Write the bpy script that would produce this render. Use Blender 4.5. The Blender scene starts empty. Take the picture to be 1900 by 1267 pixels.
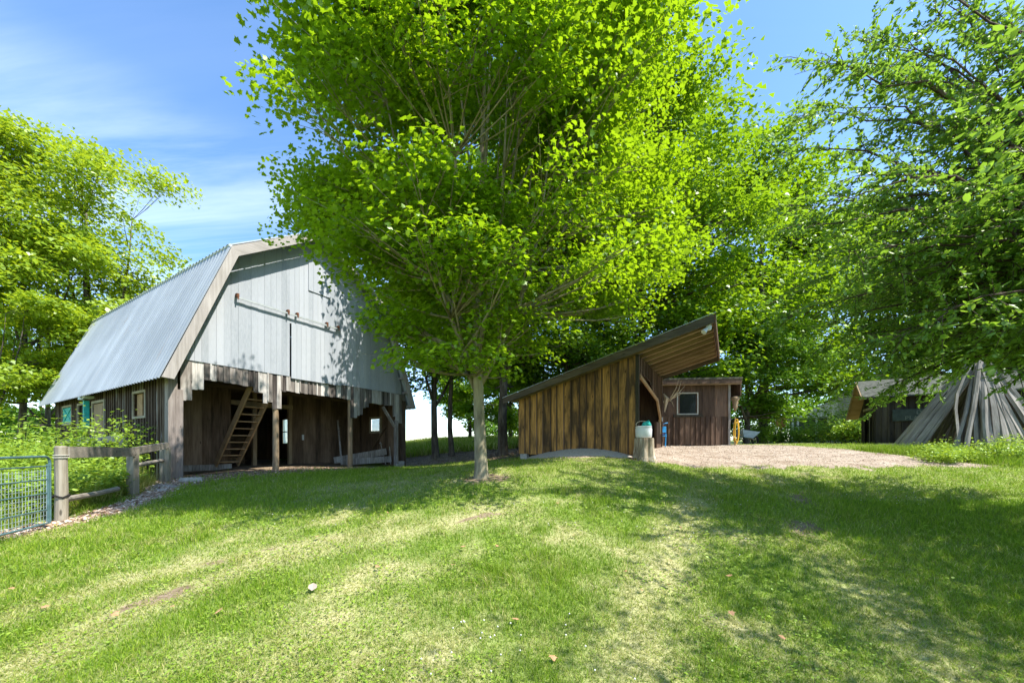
import bpy, math, random
import numpy as np
from mathutils import Vector, Matrix, noise as mnoise
rad = math.radians
random.seed(4)
sc = bpy.context.scene
COL = sc.collection
CZ = 1.6            # camera height
F = 682.0 / 1900.0  # focal length / frame width

# ---------------------------------------------------------------- camera, sky, sun, exposure
cam = bpy.data.cameras.new('camera'); cam_o = bpy.data.objects.new('camera', cam); COL.objects.link(cam_o)
cam.sensor_width = 36.0; cam.lens = 36.0 * F; cam.shift_y = 194.5 / 1900.0
cam.clip_start = 0.05; cam.clip_end = 8000
cam_o.location = (0, 0, CZ); cam_o.rotation_euler = (rad(90), 0, 0)
sc.camera = cam_o
SUN_EL = 57.0
SAZ = (0.921, -0.390)     # horizontal direction towards the sun
wd = bpy.data.worlds.new('World'); sc.world = wd; wd.use_nodes = True
nt = wd.node_tree; N = nt.nodes; L = nt.links
N.clear()
sky = N.new('ShaderNodeTexSky'); sky.sky_type = 'NISHITA'; sky.sun_disc = False
sky.sun_elevation = rad(SUN_EL); sky.sun_rotation = math.atan2(SAZ[0], SAZ[1])
sky.air_density = 1.0; sky.dust_density = 0.3; sky.ozone_density = 2.5; sky.altitude = 300
tc = N.new('ShaderNodeTexCoord'); sp = N.new('ShaderNodeSeparateXYZ'); L.new(tc.outputs['Generated'], sp.inputs[0])
def wm(op, a, b=None):
    m = N.new('ShaderNodeMath'); m.operation = op
    for i, v in enumerate([a, b]):
        if v is None: continue
        if isinstance(v, (int, float)): m.inputs[i].default_value = v
        else: L.new(v, m.inputs[i])
    return m.outputs[0]
zz = wm('MAXIMUM', wm('ADD', sp.outputs['Z'], 0.06), 0.03)
cb = N.new('ShaderNodeCombineXYZ')
L.new(wm('MULTIPLY', wm('DIVIDE', sp.outputs['X'], zz), 0.55), cb.inputs[0]); L.new(wm('DIVIDE', sp.outputs['Y'], zz), cb.inputs[1])
rotm = N.new('ShaderNodeMapping'); rotm.inputs['Rotation'].default_value = (0, 0, rad(8)); rotm.inputs['Scale'].default_value = (0.7, 2.6, 1); rotm.inputs['Location'].default_value = (1.7, 4.2, 0)
L.new(cb.outputs[0], rotm.inputs[0])
cn = N.new('ShaderNodeTexNoise'); cn.inputs['Scale'].default_value = 1.1; cn.inputs['Detail'].default_value = 9; cn.inputs['Roughness'].default_value = .58; cn.inputs['Distortion'].default_value = .5
L.new(rotm.outputs[0], cn.inputs['Vector'])
cr = N.new('ShaderNodeValToRGB'); cr.color_ramp.elements[0].position = .40; cr.color_ramp.elements[0].color = (0, 0, 0, 1)
cr.color_ramp.elements[1].position = .85; cr.color_ramp.elements[1].color = (.46, .46, .46, 1)
L.new(cn.outputs[0], cr.inputs[0])
# clouds stay on the left, low half of the sky as in the photograph
lm = N.new('ShaderNodeMapRange'); lm.inputs['From Min'].default_value = .25; lm.inputs['From Max'].default_value = -.55
lm.inputs['To Min'].default_value = .35; lm.inputs['To Max'].default_value = 1.0
L.new(sp.outputs['X'], lm.inputs[0])
zm = N.new('ShaderNodeMapRange'); zm.interpolation_type = 'SMOOTHSTEP'; zm.inputs['From Min'].default_value = .60; zm.inputs['From Max'].default_value = .50
zm.inputs['To Min'].default_value = .12; L.new(sp.outputs['Z'], zm.inputs[0])
mix = N.new('ShaderNodeMixRGB'); L.new(wm('MULTIPLY', wm('MULTIPLY', cr.outputs[0], lm.outputs[0]), zm.outputs[0]), mix.inputs[0])
hs = N.new('ShaderNodeHueSaturation'); hs.inputs['Saturation'].default_value = 1.12; hs.inputs['Value'].default_value = 1.08
L.new(sky.outputs[0], hs.inputs['Color'])
L.new(hs.outputs[0], mix.inputs[1]); mix.inputs[2].default_value = (6.5, 7.0, 7.8, 1)
bg = N.new('ShaderNodeBackground'); bg.inputs[1].default_value = 0.15; L.new(mix.outputs[0], bg.inputs[0])
wo = N.new('ShaderNodeOutputWorld'); L.new(bg.outputs[0], wo.inputs[0])
sl = bpy.data.lights.new('sun', 'SUN'); sl.energy = 4.6; sl.angle = rad(.6); sl.color = (1, .95, .86)
so = bpy.data.objects.new('sun', sl); COL.objects.link(so)
sd = Vector((SAZ[0] * math.cos(rad(SUN_EL)), SAZ[1] * math.cos(rad(SUN_EL)), math.sin(rad(SUN_EL))))
so.rotation_euler = sd.to_track_quat('Z', 'Y').to_euler()
vs = sc.view_settings; vs.view_transform = 'Standard'; vs.look = 'None'; vs.exposure = 1.2; vs.gamma = 1; vs.use_curve_mapping = False
sc.cycles.max_bounces = 8; sc.cycles.diffuse_bounces = 4; sc.cycles.transmission_bounces = 6; sc.cycles.transparent_max_bounces = 4
sc.cycles.use_denoising = True; sc.cycles.sample_clamp_indirect = 6

# ---------------------------------------------------------------- helpers
class MB:
    def __init__(s): s.v = []; s.f = []
    def add(s, vs, fs):
        n = len(s.v); s.v.extend([tuple(p) for p in vs]); s.f.extend([tuple(i + n for i in f) for f in fs])
    def hexa(s, p):   # 8 corners: bottom 4 (ccw), top 4
        s.add(p, [(3, 2, 1, 0), (4, 5, 6, 7), (0, 1, 5, 4), (1, 2, 6, 5), (2, 3, 7, 6), (3, 0, 4, 7)])
    def box(s, x0, x1, y0, y1, z0, z1):
        s.hexa([(x0, y0, z0), (x1, y0, z0), (x1, y1, z0), (x0, y1, z0), (x0, y0, z1), (x1, y0, z1), (x1, y1, z1), (x0, y1, z1)])
    def beam(s, a, b, w, h, up=(0, 0, 1), taper=1.0):
        a = Vector(a); b = Vector(b); d = (b - a).normalized(); u = Vector(up)
        sd_ = d.cross(u)
        if sd_.length < 1e-4: sd_ = d.cross(Vector((0, 1, 0)))
        sd_.normalize(); u = sd_.cross(d)
        q = [a - sd_ * w / 2 - u * h / 2, a + sd_ * w / 2 - u * h / 2, a + sd_ * w / 2 + u * h / 2, a - sd_ * w / 2 + u * h / 2]
        w *= taper; h *= taper
        r = [b - sd_ * w / 2 - u * h / 2, b + sd_ * w / 2 - u * h / 2, b + sd_ * w / 2 + u * h / 2, b - sd_ * w / 2 + u * h / 2]
        s.add(q + r, [(3, 2, 1, 0), (4, 5, 6, 7), (0, 1, 5, 4), (1, 2, 6, 5), (2, 3, 7, 6), (3, 0, 4, 7)])
    def tube(s, path, r, n=8, cap=True, jit=0.0):
        path = [Vector(p) for p in path]; m = len(path)
        if not isinstance(r, (list, tuple)): r = [r] * m
        prev = None; base = len(s.v)
        for i, p in enumerate(path):
            t = (path[min(i + 1, m - 1)] - path[max(i - 1, 0)]).normalized()
            if prev is None:
                a = t.cross(Vector((0, 0, 1)))
                if a.length < .1: a = t.cross(Vector((1, 0, 0)))
            else: a = prev - t * prev.dot(t)
            a.normalize(); b = t.cross(a); prev = a
            for k in range(n):
                th = 2 * math.pi * k / n; rr = r[i] * (1 + (random.uniform(-jit, jit) if jit else 0))
                s.v.append(tuple(p + (a * math.cos(th) + b * math.sin(th)) * rr))
        for i in range(m - 1):
            for k in range(n):
                k2 = (k + 1) % n
                s.f.append((base + i * n + k, base + i * n + k2, base + (i + 1) * n + k2, base + (i + 1) * n + k))
        if cap:
            s.f.append(tuple(base + k for k in range(n))[::-1]); s.f.append(tuple(base + (m - 1) * n + k for k in range(n)))
    def poly(s, pts, t):   # pts planar 3d list, extruded by vector t
        n = len(pts); t = Vector(t)
        s.add(list(pts) + [tuple(Vector(p) + t) for p in pts],
              [tuple(range(n))[::-1], tuple(range(n, 2 * n))] + [(i, (i + 1) % n, n + (i + 1) % n, n + i) for i in range(n)])
    def lathe(s, c, prof, n=16):
        base = len(s.v)
        for r, z in prof:
            for k in range(n):
                th = 2 * math.pi * k / n; s.v.append((c[0] + r * math.cos(th), c[1] + r * math.sin(th), c[2] + z))
        for i in range(len(prof) - 1):
            for k in range(n):
                k2 = (k + 1) % n; s.f.append((base + i * n + k, base + i * n + k2, base + (i + 1) * n + k2, base + (i + 1) * n + k))
    def build(s, name, mat, parent=None, smooth=False):
        me = bpy.data.meshes.new(name); me.from_pydata(s.v, [], s.f); me.update()
        if smooth: me.polygons.foreach_set('use_smooth', [True] * len(me.polygons))
        me.materials.append(mat)
        o = bpy.data.objects.new(name, me); COL.objects.link(o)
        if parent is not None: o.parent = parent
        return o
def tag(o, label=None, cat=None, group=None, kind=None):
    if label: o['label'] = label
    if cat: o['category'] = cat
    if group: o['group'] = group
    if kind: o['kind'] = kind
    return o
def thing(name, loc, rz, label, cat, group=None):
    o = bpy.data.objects.new(name, None); COL.objects.link(o); o.empty_display_size = .2
    o.location = loc; o.rotation_euler = (0, 0, rz); return tag(o, label, cat, group)
def copy_tree(o, parent=None):
    c = o.copy(); COL.objects.link(c)
    if parent is not None: c.parent = parent
    for ch in list(o.children): copy_tree(ch, c)
    return c
def npmesh(name, V, faces_flat, sizes, mat, parent=None, attrs=None, smooth=False):
    """V (n,3); faces_flat: int loop indices; sizes: per-face loop counts"""
    me = bpy.data.meshes.new(name); me.vertices.add(len(V)); me.vertices.foreach_set('co', np.asarray(V, np.float32).ravel())
    me.loops.add(len(faces_flat)); me.loops.foreach_set('vertex_index', np.asarray(faces_flat, np.int32))
    st = np.concatenate([[0], np.cumsum(sizes)[:-1]]).astype(np.int32)
    me.polygons.add(len(sizes)); me.polygons.foreach_set('loop_start', st)
    try: me.polygons.foreach_set('loop_total', np.asarray(sizes, np.int32))
    except Exception: pass
    if attrs:
        for k, a in attrs.items():
            at = me.attributes.new(k, 'FLOAT', 'POINT'); at.data.foreach_set('value', np.asarray(a, np.float32))
    me.update(calc_edges=True)
    if smooth: me.polygons.foreach_set('use_smooth', np.ones(len(sizes), bool))
    me.materials.append(mat)
    o = bpy.data.objects.new(name, me); COL.objects.link(o)
    if parent is not None: o.parent = parent
    return o
def scatter(name, T, faces, pos, ax, up, size, mat, parent=None, attrs=None, wid=None):
    """instances baked into one mesh: T template verts (k,3): x=width, y=length, z=normal"""
    n = len(pos); k = len(T)
    ax = ax / (np.linalg.norm(ax, axis=1, keepdims=True) + 1e-9)
    sdv = np.cross(ax, up); sdv /= (np.linalg.norm(sdv, axis=1, keepdims=True) + 1e-9)
    nm = np.cross(sdv, ax)
    T = np.asarray(T); w = size if wid is None else wid
    V = pos[:, None, :] + (T[None, :, 0, None] * sdv[:, None, :]) * w[:, None, None] + (T[None, :, 1, None] * ax[:, None, :] + T[None, :, 2, None] * nm[:, None, :]) * size[:, None, None]
    V = V.reshape(-1, 3)
    ff = np.concatenate([np.array(f) for f in faces]); sz = np.array([len(f) for f in faces])
    FF = (ff[None, :] + (np.arange(n) * k)[:, None]).ravel(); SZ = np.tile(sz, n)
    at = None
    if attrs: at = {a: np.repeat(v, k) for a, v in attrs.items()}
    return npmesh(name, V, FF, SZ, mat, parent, at)

# ---------------------------------------------------------------- materials
class NT:
    def __init__(s, name):
        s.m = bpy.data.materials.new(name); s.m.use_nodes = True; s.t = s.m.node_tree; s.n = s.t.nodes; s.n.clear()
        s.out = s.n.new('ShaderNodeOutputMaterial'); s.tc = None
    def lk(s, a, b): s.t.links.new(a, b)
    def new(s, t, **kw):
        n = s.n.new(t)
        for k, v in kw.items(): setattr(n, k, v)
        return n
    def coord(s, scale=(1, 1, 1), loc=(0, 0, 0), rot=(0, 0, 0), src='Object'):
        if s.tc is None: s.tc = s.new('ShaderNodeTexCoord')
        m = s.new('ShaderNodeMapping'); m.inputs['Scale'].default_value = scale; m.inputs['Location'].default_value = loc; m.inputs['Rotation'].default_value = rot
        s.lk(s.tc.outputs[src], m.inputs[0]); return m.outputs[0]
    def noise(s, vec, scale=5, detail=4, rough=.55, dist=0):
        n = s.new('ShaderNodeTexNoise'); n.inputs['Scale'].default_value = scale; n.inputs['Detail'].default_value = detail
        n.inputs['Roughness'].default_value = rough; n.inputs['Distortion'].default_value = dist; s.lk(vec, n.inputs['Vector']); return n.outputs[0]
    def ramp(s, fac, stops):
        r = s.new('ShaderNodeValToRGB'); e = r.color_ramp.elements
        while len(e) < len(stops): e.new(.5)
        for i, (p, c) in enumerate(stops):
            e[i].position = p; e[i].color = (c, c, c, 1) if isinstance(c, (int, float)) else (c[0], c[1], c[2], 1)
        s.lk(fac, r.inputs[0]); return r.outputs[0]
    def mix(s, f, a, b, mode='MIX'):
        m = s.new('ShaderNodeMixRGB', blend_type=mode)
        for i, v in ((0, f), (1, a), (2, b)):
            if isinstance(v, (int, float)): m.inputs[i].default_value = v if i == 0 else (v, v, v, 1)
            elif isinstance(v, tuple): m.inputs[i].default_value = (v[0], v[1], v[2], 1)
            else: s.lk(v, m.inputs[i])
        return m.outputs[0]
    def math(s, op, a, b=0.0, clamp=False):
        m = s.new('ShaderNodeMath', operation=op); m.use_clamp = clamp
        for i, v in ((0, a), (1, b)):
            if isinstance(v, (int, float)): m.inputs[i].default_value = v
            else: s.lk(v, m.inputs[i])
        return m.outputs[0]
    def island(s): return s.new('ShaderNodeNewGeometry').outputs['Random Per Island']
    def attr(s, name): return s.new('ShaderNodeAttribute', attribute_name=name).outputs['Fac']
    def bsdf(s, col, rough=.8, spec=.3, metal=0, bump=None, bstr=.3, bdist=.02):
        b = s.new('ShaderNodeBsdfPrincipled')
        for k, v in (('Base Color', col), ('Roughness', rough), ('Specular IOR Level', spec), ('Metallic', metal)):
            if isinstance(v, tuple): b.inputs[k].default_value = (v[0], v[1], v[2], 1)
            elif isinstance(v, (int, float)): b.inputs[k].default_value = v
            else: s.lk(v, b.inputs[k])
        if bump is not None:
            bp = s.new('ShaderNodeBump'); bp.inputs['Strength'].default_value = bstr; bp.inputs['Distance'].default_value = bdist
            s.lk(bump, bp.inputs['Height']); s.lk(bp.outputs[0], b.inputs['Normal'])
        s.lk(b.outputs[0], s.out.inputs[0]); return b

def wood(name, cols, axis='z', grain=26, island=.5, stain=None, stain_sc=(1.1, 1.1, .5), stain_rng=(.48, .62), rough=.85, knots=True, base_dark=None):
    """weathered board: streaks along the grain axis; cols = dark, mid, light; stain = colour of bare/unweathered patches"""
    m = NT(name); st = {'z': (1, 1, .06), 'x': (.06, 1, 1), 'y': (1, .06, 1)}[axis]
    g = m.noise(m.coord(tuple(c * grain for c in st)), 1.0, 6, .65, .4)
    g2 = m.noise(m.coord((3.5 * st[0] ** .5, 3.5 * st[1] ** .5, 3.5 * st[2] ** .5)), 1.0, 3, .6)
    isl = m.island()
    f = m.math('ADD', m.math('MULTIPLY', g, .62), m.math('ADD', m.math('MULTIPLY', isl, island * .5), m.math('MULTIPLY', g2, .5)))
    f = m.math('SUBTRACT', f, .12 + island * .22)
    c = m.ramp(f, [(.18, cols[0]), (.47, cols[1]), (.78, cols[2])])
    if stain:
        sn = m.noise(m.coord(stain_sc), 1.0, 4, .6, .3)
        sf = m.math('ADD', m.math('MULTIPLY', sn, .8), m.math('MULTIPLY', m.math('MULTIPLY', isl, g), .45))
        c = m.mix(m.ramp(sf, [(stain_rng[0], 0.0), (stain_rng[1], 1.0)]), c, m.mix(m.ramp(g, [(.28, 0.0), (.60, 1.0)]), tuple(x * .5 for x in stain), stain))
    if base_dark:      # damp, dirt-splashed lower ends: (z0, z1, colour)
        zc = m.new('ShaderNodeSeparateXYZ'); m.lk(m.coord(), zc.inputs[0])
        bz = m.math('ADD', zc.outputs[2], m.math('MULTIPLY', m.math('SUBTRACT', g2, .5), .9))
        rr = m.new('ShaderNodeMapRange'); rr.inputs['From Min'].default_value = base_dark[0]; rr.inputs['From Max'].default_value = base_dark[1]
        rr.inputs['To Min'].default_value = .75; rr.inputs['To Max'].default_value = 0.0; m.lk(bz, rr.inputs[0])
        c = m.mix(rr.outputs[0], c, base_dark[2])
    if knots:
        kv = m.new('ShaderNodeTexVoronoi'); kv.inputs['Scale'].default_value = 1.0
        m.lk(m.coord({'z': (4.5, 4.5, 1.3), 'x': (1.3, 4.5, 4.5), 'y': (4.5, 1.3, 4.5)}[axis]), kv.inputs['Vector'])
        c = m.mix(m.ramp(kv.outputs[0], [(.045, .8), (.09, 0.0)]), c, tuple(x * .5 for x in cols[0]))
    m.bsdf(c, rough, .2, 0, g, .5, .006)
    return m.m
def plain(name, col, rough=.6, metal=0, spec=.4, var=.15, sc_=8):
    m = NT(name); n = m.noise(m.coord((sc_,) * 3), 1, 4)
    c = m.mix(m.ramp(n, [(.3, 0.0), (.7, 1.0)]), tuple(x * (1 - var) for x in col), tuple(min(1, x * (1 + var)) for x in col))
    m.bsdf(c, rough, spec, metal, n, .15, .004); return m.m
def leafmat(name, a, b, trans, gloss=.05, dead=None, tw=.5):
    """a..b leaf colour range; trans = colour of light passing through the blade"""
    m = NT(name); isl = m.island()
    cl = m.noise(m.coord((.6, .6, .6)), 1, 3)
    f = m.math('ADD', m.math('MULTIPLY', isl, .6), m.math('MULTIPLY', cl, .6))
    c = m.ramp(f, [(.2, a), (.85, b)])
    t = m.mix(f, tuple(x * .75 for x in trans), trans)
    if dead:
        c = m.mix(m.ramp(isl, [(.975, 0.0), (.985, 1.0)]), c, dead)
    d = m.new('ShaderNodeBsdfDiffuse'); m.lk(c, d.inputs[0])
    tr = m.new('ShaderNodeBsdfTranslucent'); m.lk(t, tr.inputs[0])
    mx = m.new('ShaderNodeMixShader'); mx.inputs[0].default_value = tw; m.lk(d.outputs[0], mx.inputs[1]); m.lk(tr.outputs[0], mx.inputs[2])
    gl = m.new('ShaderNodeBsdfGlossy'); gl.inputs['Roughness'].default_value = .38; gl.inputs[0].default_value = (.9, 1, .85, 1)
    mx2 = m.new('ShaderNodeMixShader'); mx2.inputs[0].default_value = gloss; m.lk(mx.outputs[0], mx2.inputs[1]); m.lk(gl.outputs[0], mx2.inputs[2])
    m.lk(mx2.outputs[0], m.out.inputs[0]); return m.m
def bark(name, cols, sc_=(9, 9, 2)):
    m = NT(name); n = m.noise(m.coord(sc_), 1, 6, .65, .6); n2 = m.noise(m.coord((1.6, 1.6, 1.1)), 1, 3)
    c = m.ramp(m.math('ADD', m.math('MULTIPLY', n, .6), m.math('MULTIPLY', n2, .4)), [(.34, cols[0]), (.5, cols[1]), (.66, cols[2])])
    m.bsdf(c, .9, .15, 0, n, .8, .02); return m.m

M = {}
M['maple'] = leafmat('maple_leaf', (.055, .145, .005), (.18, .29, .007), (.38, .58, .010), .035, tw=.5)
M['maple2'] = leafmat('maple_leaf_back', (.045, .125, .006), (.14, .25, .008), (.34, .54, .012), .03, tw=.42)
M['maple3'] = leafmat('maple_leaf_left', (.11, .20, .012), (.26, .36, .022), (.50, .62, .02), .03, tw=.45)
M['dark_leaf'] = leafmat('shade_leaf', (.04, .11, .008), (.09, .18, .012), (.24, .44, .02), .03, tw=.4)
M['plum'] = leafmat('plum_leaf', (.075, .16, .018), (.165, .28, .03), (.30, .50, .04), .045, tw=.5)
M['weed'] = leafmat('weed_leaf', (.13, .24, .025), (.31, .44, .06), (.42, .56, .04), .03, tw=.4)
M['bark_pale'] = bark('pale_maple_bark', [(.10, .085, .055), (.23, .20, .135), (.37, .33, .23)])
M['bark'] = bark('dark_bark', [(.03, .024, .018), (.085, .07, .055), (.17, .15, .12)])
M['bark_red'] = bark('plum_bark', [(.03, .018, .014), (.08, .055, .045), (.15, .12, .10)])
M['barnwood'] = wood('barn_side_wood', [(.018, .012, .008), (.075, .05, .034), (.21, .16, .115)], stain=(.30, .30, .29), stain_rng=(.64, .78), base_dark=None)
M['greywood'] = wood('grey_skirt_wood', [(.035, .028, .025), (.20, .175, .155), (.56, .53, .49)], island=1.1, stain=(.30, .20, .13), stain_rng=(.74, .8))
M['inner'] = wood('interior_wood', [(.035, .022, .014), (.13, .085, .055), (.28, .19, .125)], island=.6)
M['innerx'] = wood('interior_wood_across', [(.03, .02, .013), (.12, .08, .05), (.25, .18, .11)], axis='x', island=.6)
M['innery'] = wood('joist_wood', [(.07, .045, .03), (.22, .15, .10), (.38, .28, .19)], axis='y', island=.5)
M['postwood'] = wood('post_wood', [(.10, .065, .035), (.28, .20, .12), (.46, .36, .23)], stain=(.2, .18, .16), stain_rng=(.6, .8))
M['stairwood'] = wood('stair_wood', [(.16, .09, .04), (.36, .23, .12), (.52, .37, .21)], axis='x', island=.4)
M['trim'] = wood('grey_rake_board', [(.19, .17, .15), (.34, .31, .285), (.50, .47, .44)], axis='x', island=.3, grain=18)
M['trimz'] = wood('grey_rail_wood', [(.09, .075, .06), (.24, .21, .17), (.42, .38, .32)], axis='y', island=.3, grain=22)
M['fencepost'] = wood('fence_post_wood', [(.09, .075, .055), (.25, .22, .17), (.42, .38, .31)], island=.3, grain=20)
M['shedwood'] = wood('orange_board_wood', [(.03, .019, .012), (.10, .06, .03), (.22, .135, .065)], island=.45, stain=(.56, .29, .085), stain_sc=(3.6, 3.6, .8), stain_rng=(.40, .64), base_dark=(.15, .6, (.035, .026, .02)))
M['shedtrim'] = wood('shed_fascia_wood', [(.03, .024, .018), (.10, .08, .058), (.24, .19, .13)], axis='x', island=.4, stain=(.34, .22, .08), stain_rng=(.72, .85))
M['soffit'] = wood('soffit_wood', [(.12, .08, .05), (.27, .19, .12), (.42, .31, .21)], axis='x', island=.5)
M['redwood'] = wood('reddish_dark_wood', [(.03, .019, .013), (.10, .062, .042), (.22, .14, .095)], island=.6, stain=(.30, .13, .06), stain_rng=(.70, .82))
M['darkwood'] = wood('old_dark_wood', [(.012, .01, .008), (.04, .034, .024), (.10, .085, .055)], island=.6)
M['rail'] = wood('split_rail_wood', [(.045, .038, .03), (.25, .225, .195), (.52, .48, .43)], island=.6, grain=24, knots=True)
M['stump'] = bark('stump_wood', [(.12, .09, .06), (.34, .28, .21), (.6, .52, .42)], (14, 14, 1.6))
M['white'] = plain('white_plastic', (.62, .64, .66), .45, var=.06)
M['teal'] = plain('teal_paint', (.02, .36, .31), .6, var=.25)
M['concrete'] = plain('concrete', (.36, .34, .30), .9, var=.25, sc_=14)
M['stone'] = plain('field_stone', (.34, .31, .27), .9, var=.4, sc_=6)
M['rust'] = plain('rusty_iron', (.16, .065, .03), .8, .3, var=.5, sc_=20)
M['railmetal'] = plain('grey_track_metal', (.42, .45, .45), .5, .5, var=.15)
M['gate'] = plain('blue_green_gate_paint', (.09, .17, .19), .5, .3, var=.3, sc_=10)
M['wire'] = plain('galvanised_wire', (.34, .40, .42), .5, .6, var=.2)
M['yellow'] = plain('yellow_hose', (.65, .38, .03), .5)
M['blue'] = plain('bright_blue_plastic', (.02, .25, .55), .5)
M['black'] = plain('dark_void', (.012, .011, .010), .9)
M['frame'] = plain('pale_window_frame', (.42, .40, .34), .7)
M['antler'] = plain('bleached_branch', (.42, .34, .24), .8, var=.2)
M['bluegrey'] = plain('blue_grey_cover', (.30, .36, .44), .7)
M['terracotta'] = plain('terracotta', (.45, .17, .08), .8)
def glassm():
    m = NT('window_glass'); b = m.bsdf((.015, .018, .018), .06, .25); return m.m
M['glass'] = glassm()
def palepane():
    m = NT('milky_pane'); g = m.new('ShaderNodeBsdfTranslucent'); g.inputs[0].default_value = (.8, .85, .88, 1)
    d = m.new('ShaderNodeBsdfTransparent'); x = m.new('ShaderNodeMixShader'); x.inputs[0].default_value = .45
    m.lk(g.outputs[0], x.inputs[1]); m.lk(d.outputs[0], x.inputs[2]); m.lk(x.outputs[0], m.out.inputs[0]); return m.m
M['pane'] = palepane()
def roofm():
    m = NT('corrugated_steel'); n = m.noise(m.coord((.3, .35, .3)), 1, 3); n2 = m.noise(m.coord((30, 30, 30)), 1, 3)
    c = m.mix(m.ramp(n, [(.35, 0.0), (.65, 1.0)]), (.29, .315, .33), (.42, .45, .465))
    sh_ = m.noise(m.coord((.02, 1.1, .02)), 1, 2, .4); c = m.mix(m.ramp(sh_, [(.42, 0.0), (.56, .30)]), c, (.22, .245, .26)); st_ = m.noise(m.coord((.5, 9, .5)), 1, 5, .7); c = m.mix(m.ramp(st_, [(.60, 0.0), (.72, .45)]), c, (.25, .19, .15))
    m.bsdf(c, .48, .4, .35, n2, .05, .002); return m.m
M['roof'] = roofm()
def sidingm():
    m = NT('blue_grey_painted_siding'); isl = m.island(); n = m.noise(m.coord((40, 40, 6)), 1, 5, .7); n2 = m.noise(m.coord((2.2, 2.2, .35)), 1, 5, .65)
    f = m.math('ADD', m.math('MULTIPLY', isl, .30), m.math('ADD', m.math('MULTIPLY', n, .45), m.math('MULTIPLY', n2, .4)))
    c = m.ramp(f, [(.3, (.23, .255, .28)), (.55, (.345, .368, .40)), (.9, (.43, .45, .48))])
    m.bsdf(c, .6, .35, 0, n, .3, .003); return m.m
M['siding'] = sidingm()
def brickm(name, c1, c2, mort, scale=1):
    m = NT(name); b = m.new('ShaderNodeTexBrick'); b.inputs['Color1'].default_value = (*c1, 1); b.inputs['Color2'].default_value = (*c2, 1); b.inputs['Mortar'].default_value = (*mort, 1)
    b.inputs['Scale'].default_value = 1; b.inputs['Brick Width'].default_value = .5 * scale; b.inputs['Row Height'].default_value = .2 * scale; b.inputs['Mortar Size'].default_value = .02
    m.lk(m.coord((1, 1, 1), rot=(rad(90), 0, 0)), b.inputs['Vector']); n = m.noise(m.coord((4, 4, 4)), 1, 4)
    m.bsdf(m.mix(.3, b.outputs[0], m.ramp(n, [(.3, .1), (.7, .6)])), .9, .2, 0, n, .3, .01); return m.m
M['stonewall'] = brickm('grey_stone_masonry', (.30, .31, .34), (.38, .39, .42), (.5, .5, .5))

# ---------------------------------------------------------------- terrain
anch = [(-7.73, 6.3, .33), (-8.85, 8.58, .44), (-9.9, 10.3, .64), (-8.2, 13, .74), (-6.9, 15.6, .70), (-5.2, 18.4, .63), (-12, 15, .75), (-13, 12.5, .35), (-18, 17, .25), (-9.5, 4.5, .15),
        (-.67, 8.0, .93), (-5, 11, .74), (-4, 20, 1.12), (-.5, 17, 1.15), (.2, 13.2, 1.10), (3.86, 10.9, 1.22), (4.1, 12.5, 1.42), (6, 15.3, 1.58), (10, 15.5, 1.60), (15, 15.5, 1.61), (5, 11, 1.06), (9, 10.6, 1.02), (15, 11, 1.08),
        (2, 2.5, 0.02), (-4, 4, .14), (6, 3, .02), (10, 5, .25), (0, -6, -.7), (12, -6, -.7), (-12, -6, -.6), (9, 20, 1.68), (18, 18, 1.72), (22, 10, 1.2), (8, 28, 1.75), (24, 28, 1.8), (-5, 32, 1.95), (-20, 30, .8), (-30, 12, -.3), (40, 10, 1.3), (45, 45, 2.2), (-4, 50, 2.6), (-45, 50, 1.2), (-45, -10, -1.2), (45, -15, -1.0), (-60, 80, 2.2), (0, 90, 3.2), (60, 90, 3.0)]
A = np.array(anch); PX, PZ = A[:, :2], A[:, 2]
def _k(r): return np.where(r > 1e-9, r ** 2 * np.log(r + 1e-12), 0)
_D = _k(np.linalg.norm(PX[:, None] - PX[None], axis=2)) + np.eye(len(PX)) * .3
_P = np.c_[np.ones(len(PX)), PX]; _S = np.block([[_D, _P], [_P.T, np.zeros((3, 3))]])
_W = np.linalg.solve(_S, np.r_[PZ, 0, 0, 0])
def gz_np(x, y):
    x = np.asarray(x, float); y = np.asarray(y, float); sh = x.shape; x = x.ravel(); y = y.ravel()
    xc = np.clip(x, -60, 60); yc = np.clip(y, -15, 90); out = np.empty(len(x))
    for i in range(0, len(x), 20000):
        P = np.c_[xc[i:i + 20000], yc[i:i + 20000]]
        r = np.linalg.norm(P[:, None] - PX[None], axis=2); out[i:i + 20000] = _k(r) @ _W[:-3] + _W[-3] + P @ _W[-2:]
    return out.reshape(sh)
def gz(x, y): return float(gz_np([x], [y])[0])
def P(px, py, d): return Vector(((px - 950) / 682 * d, d, CZ - (py - 828) / 682 * d))

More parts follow.
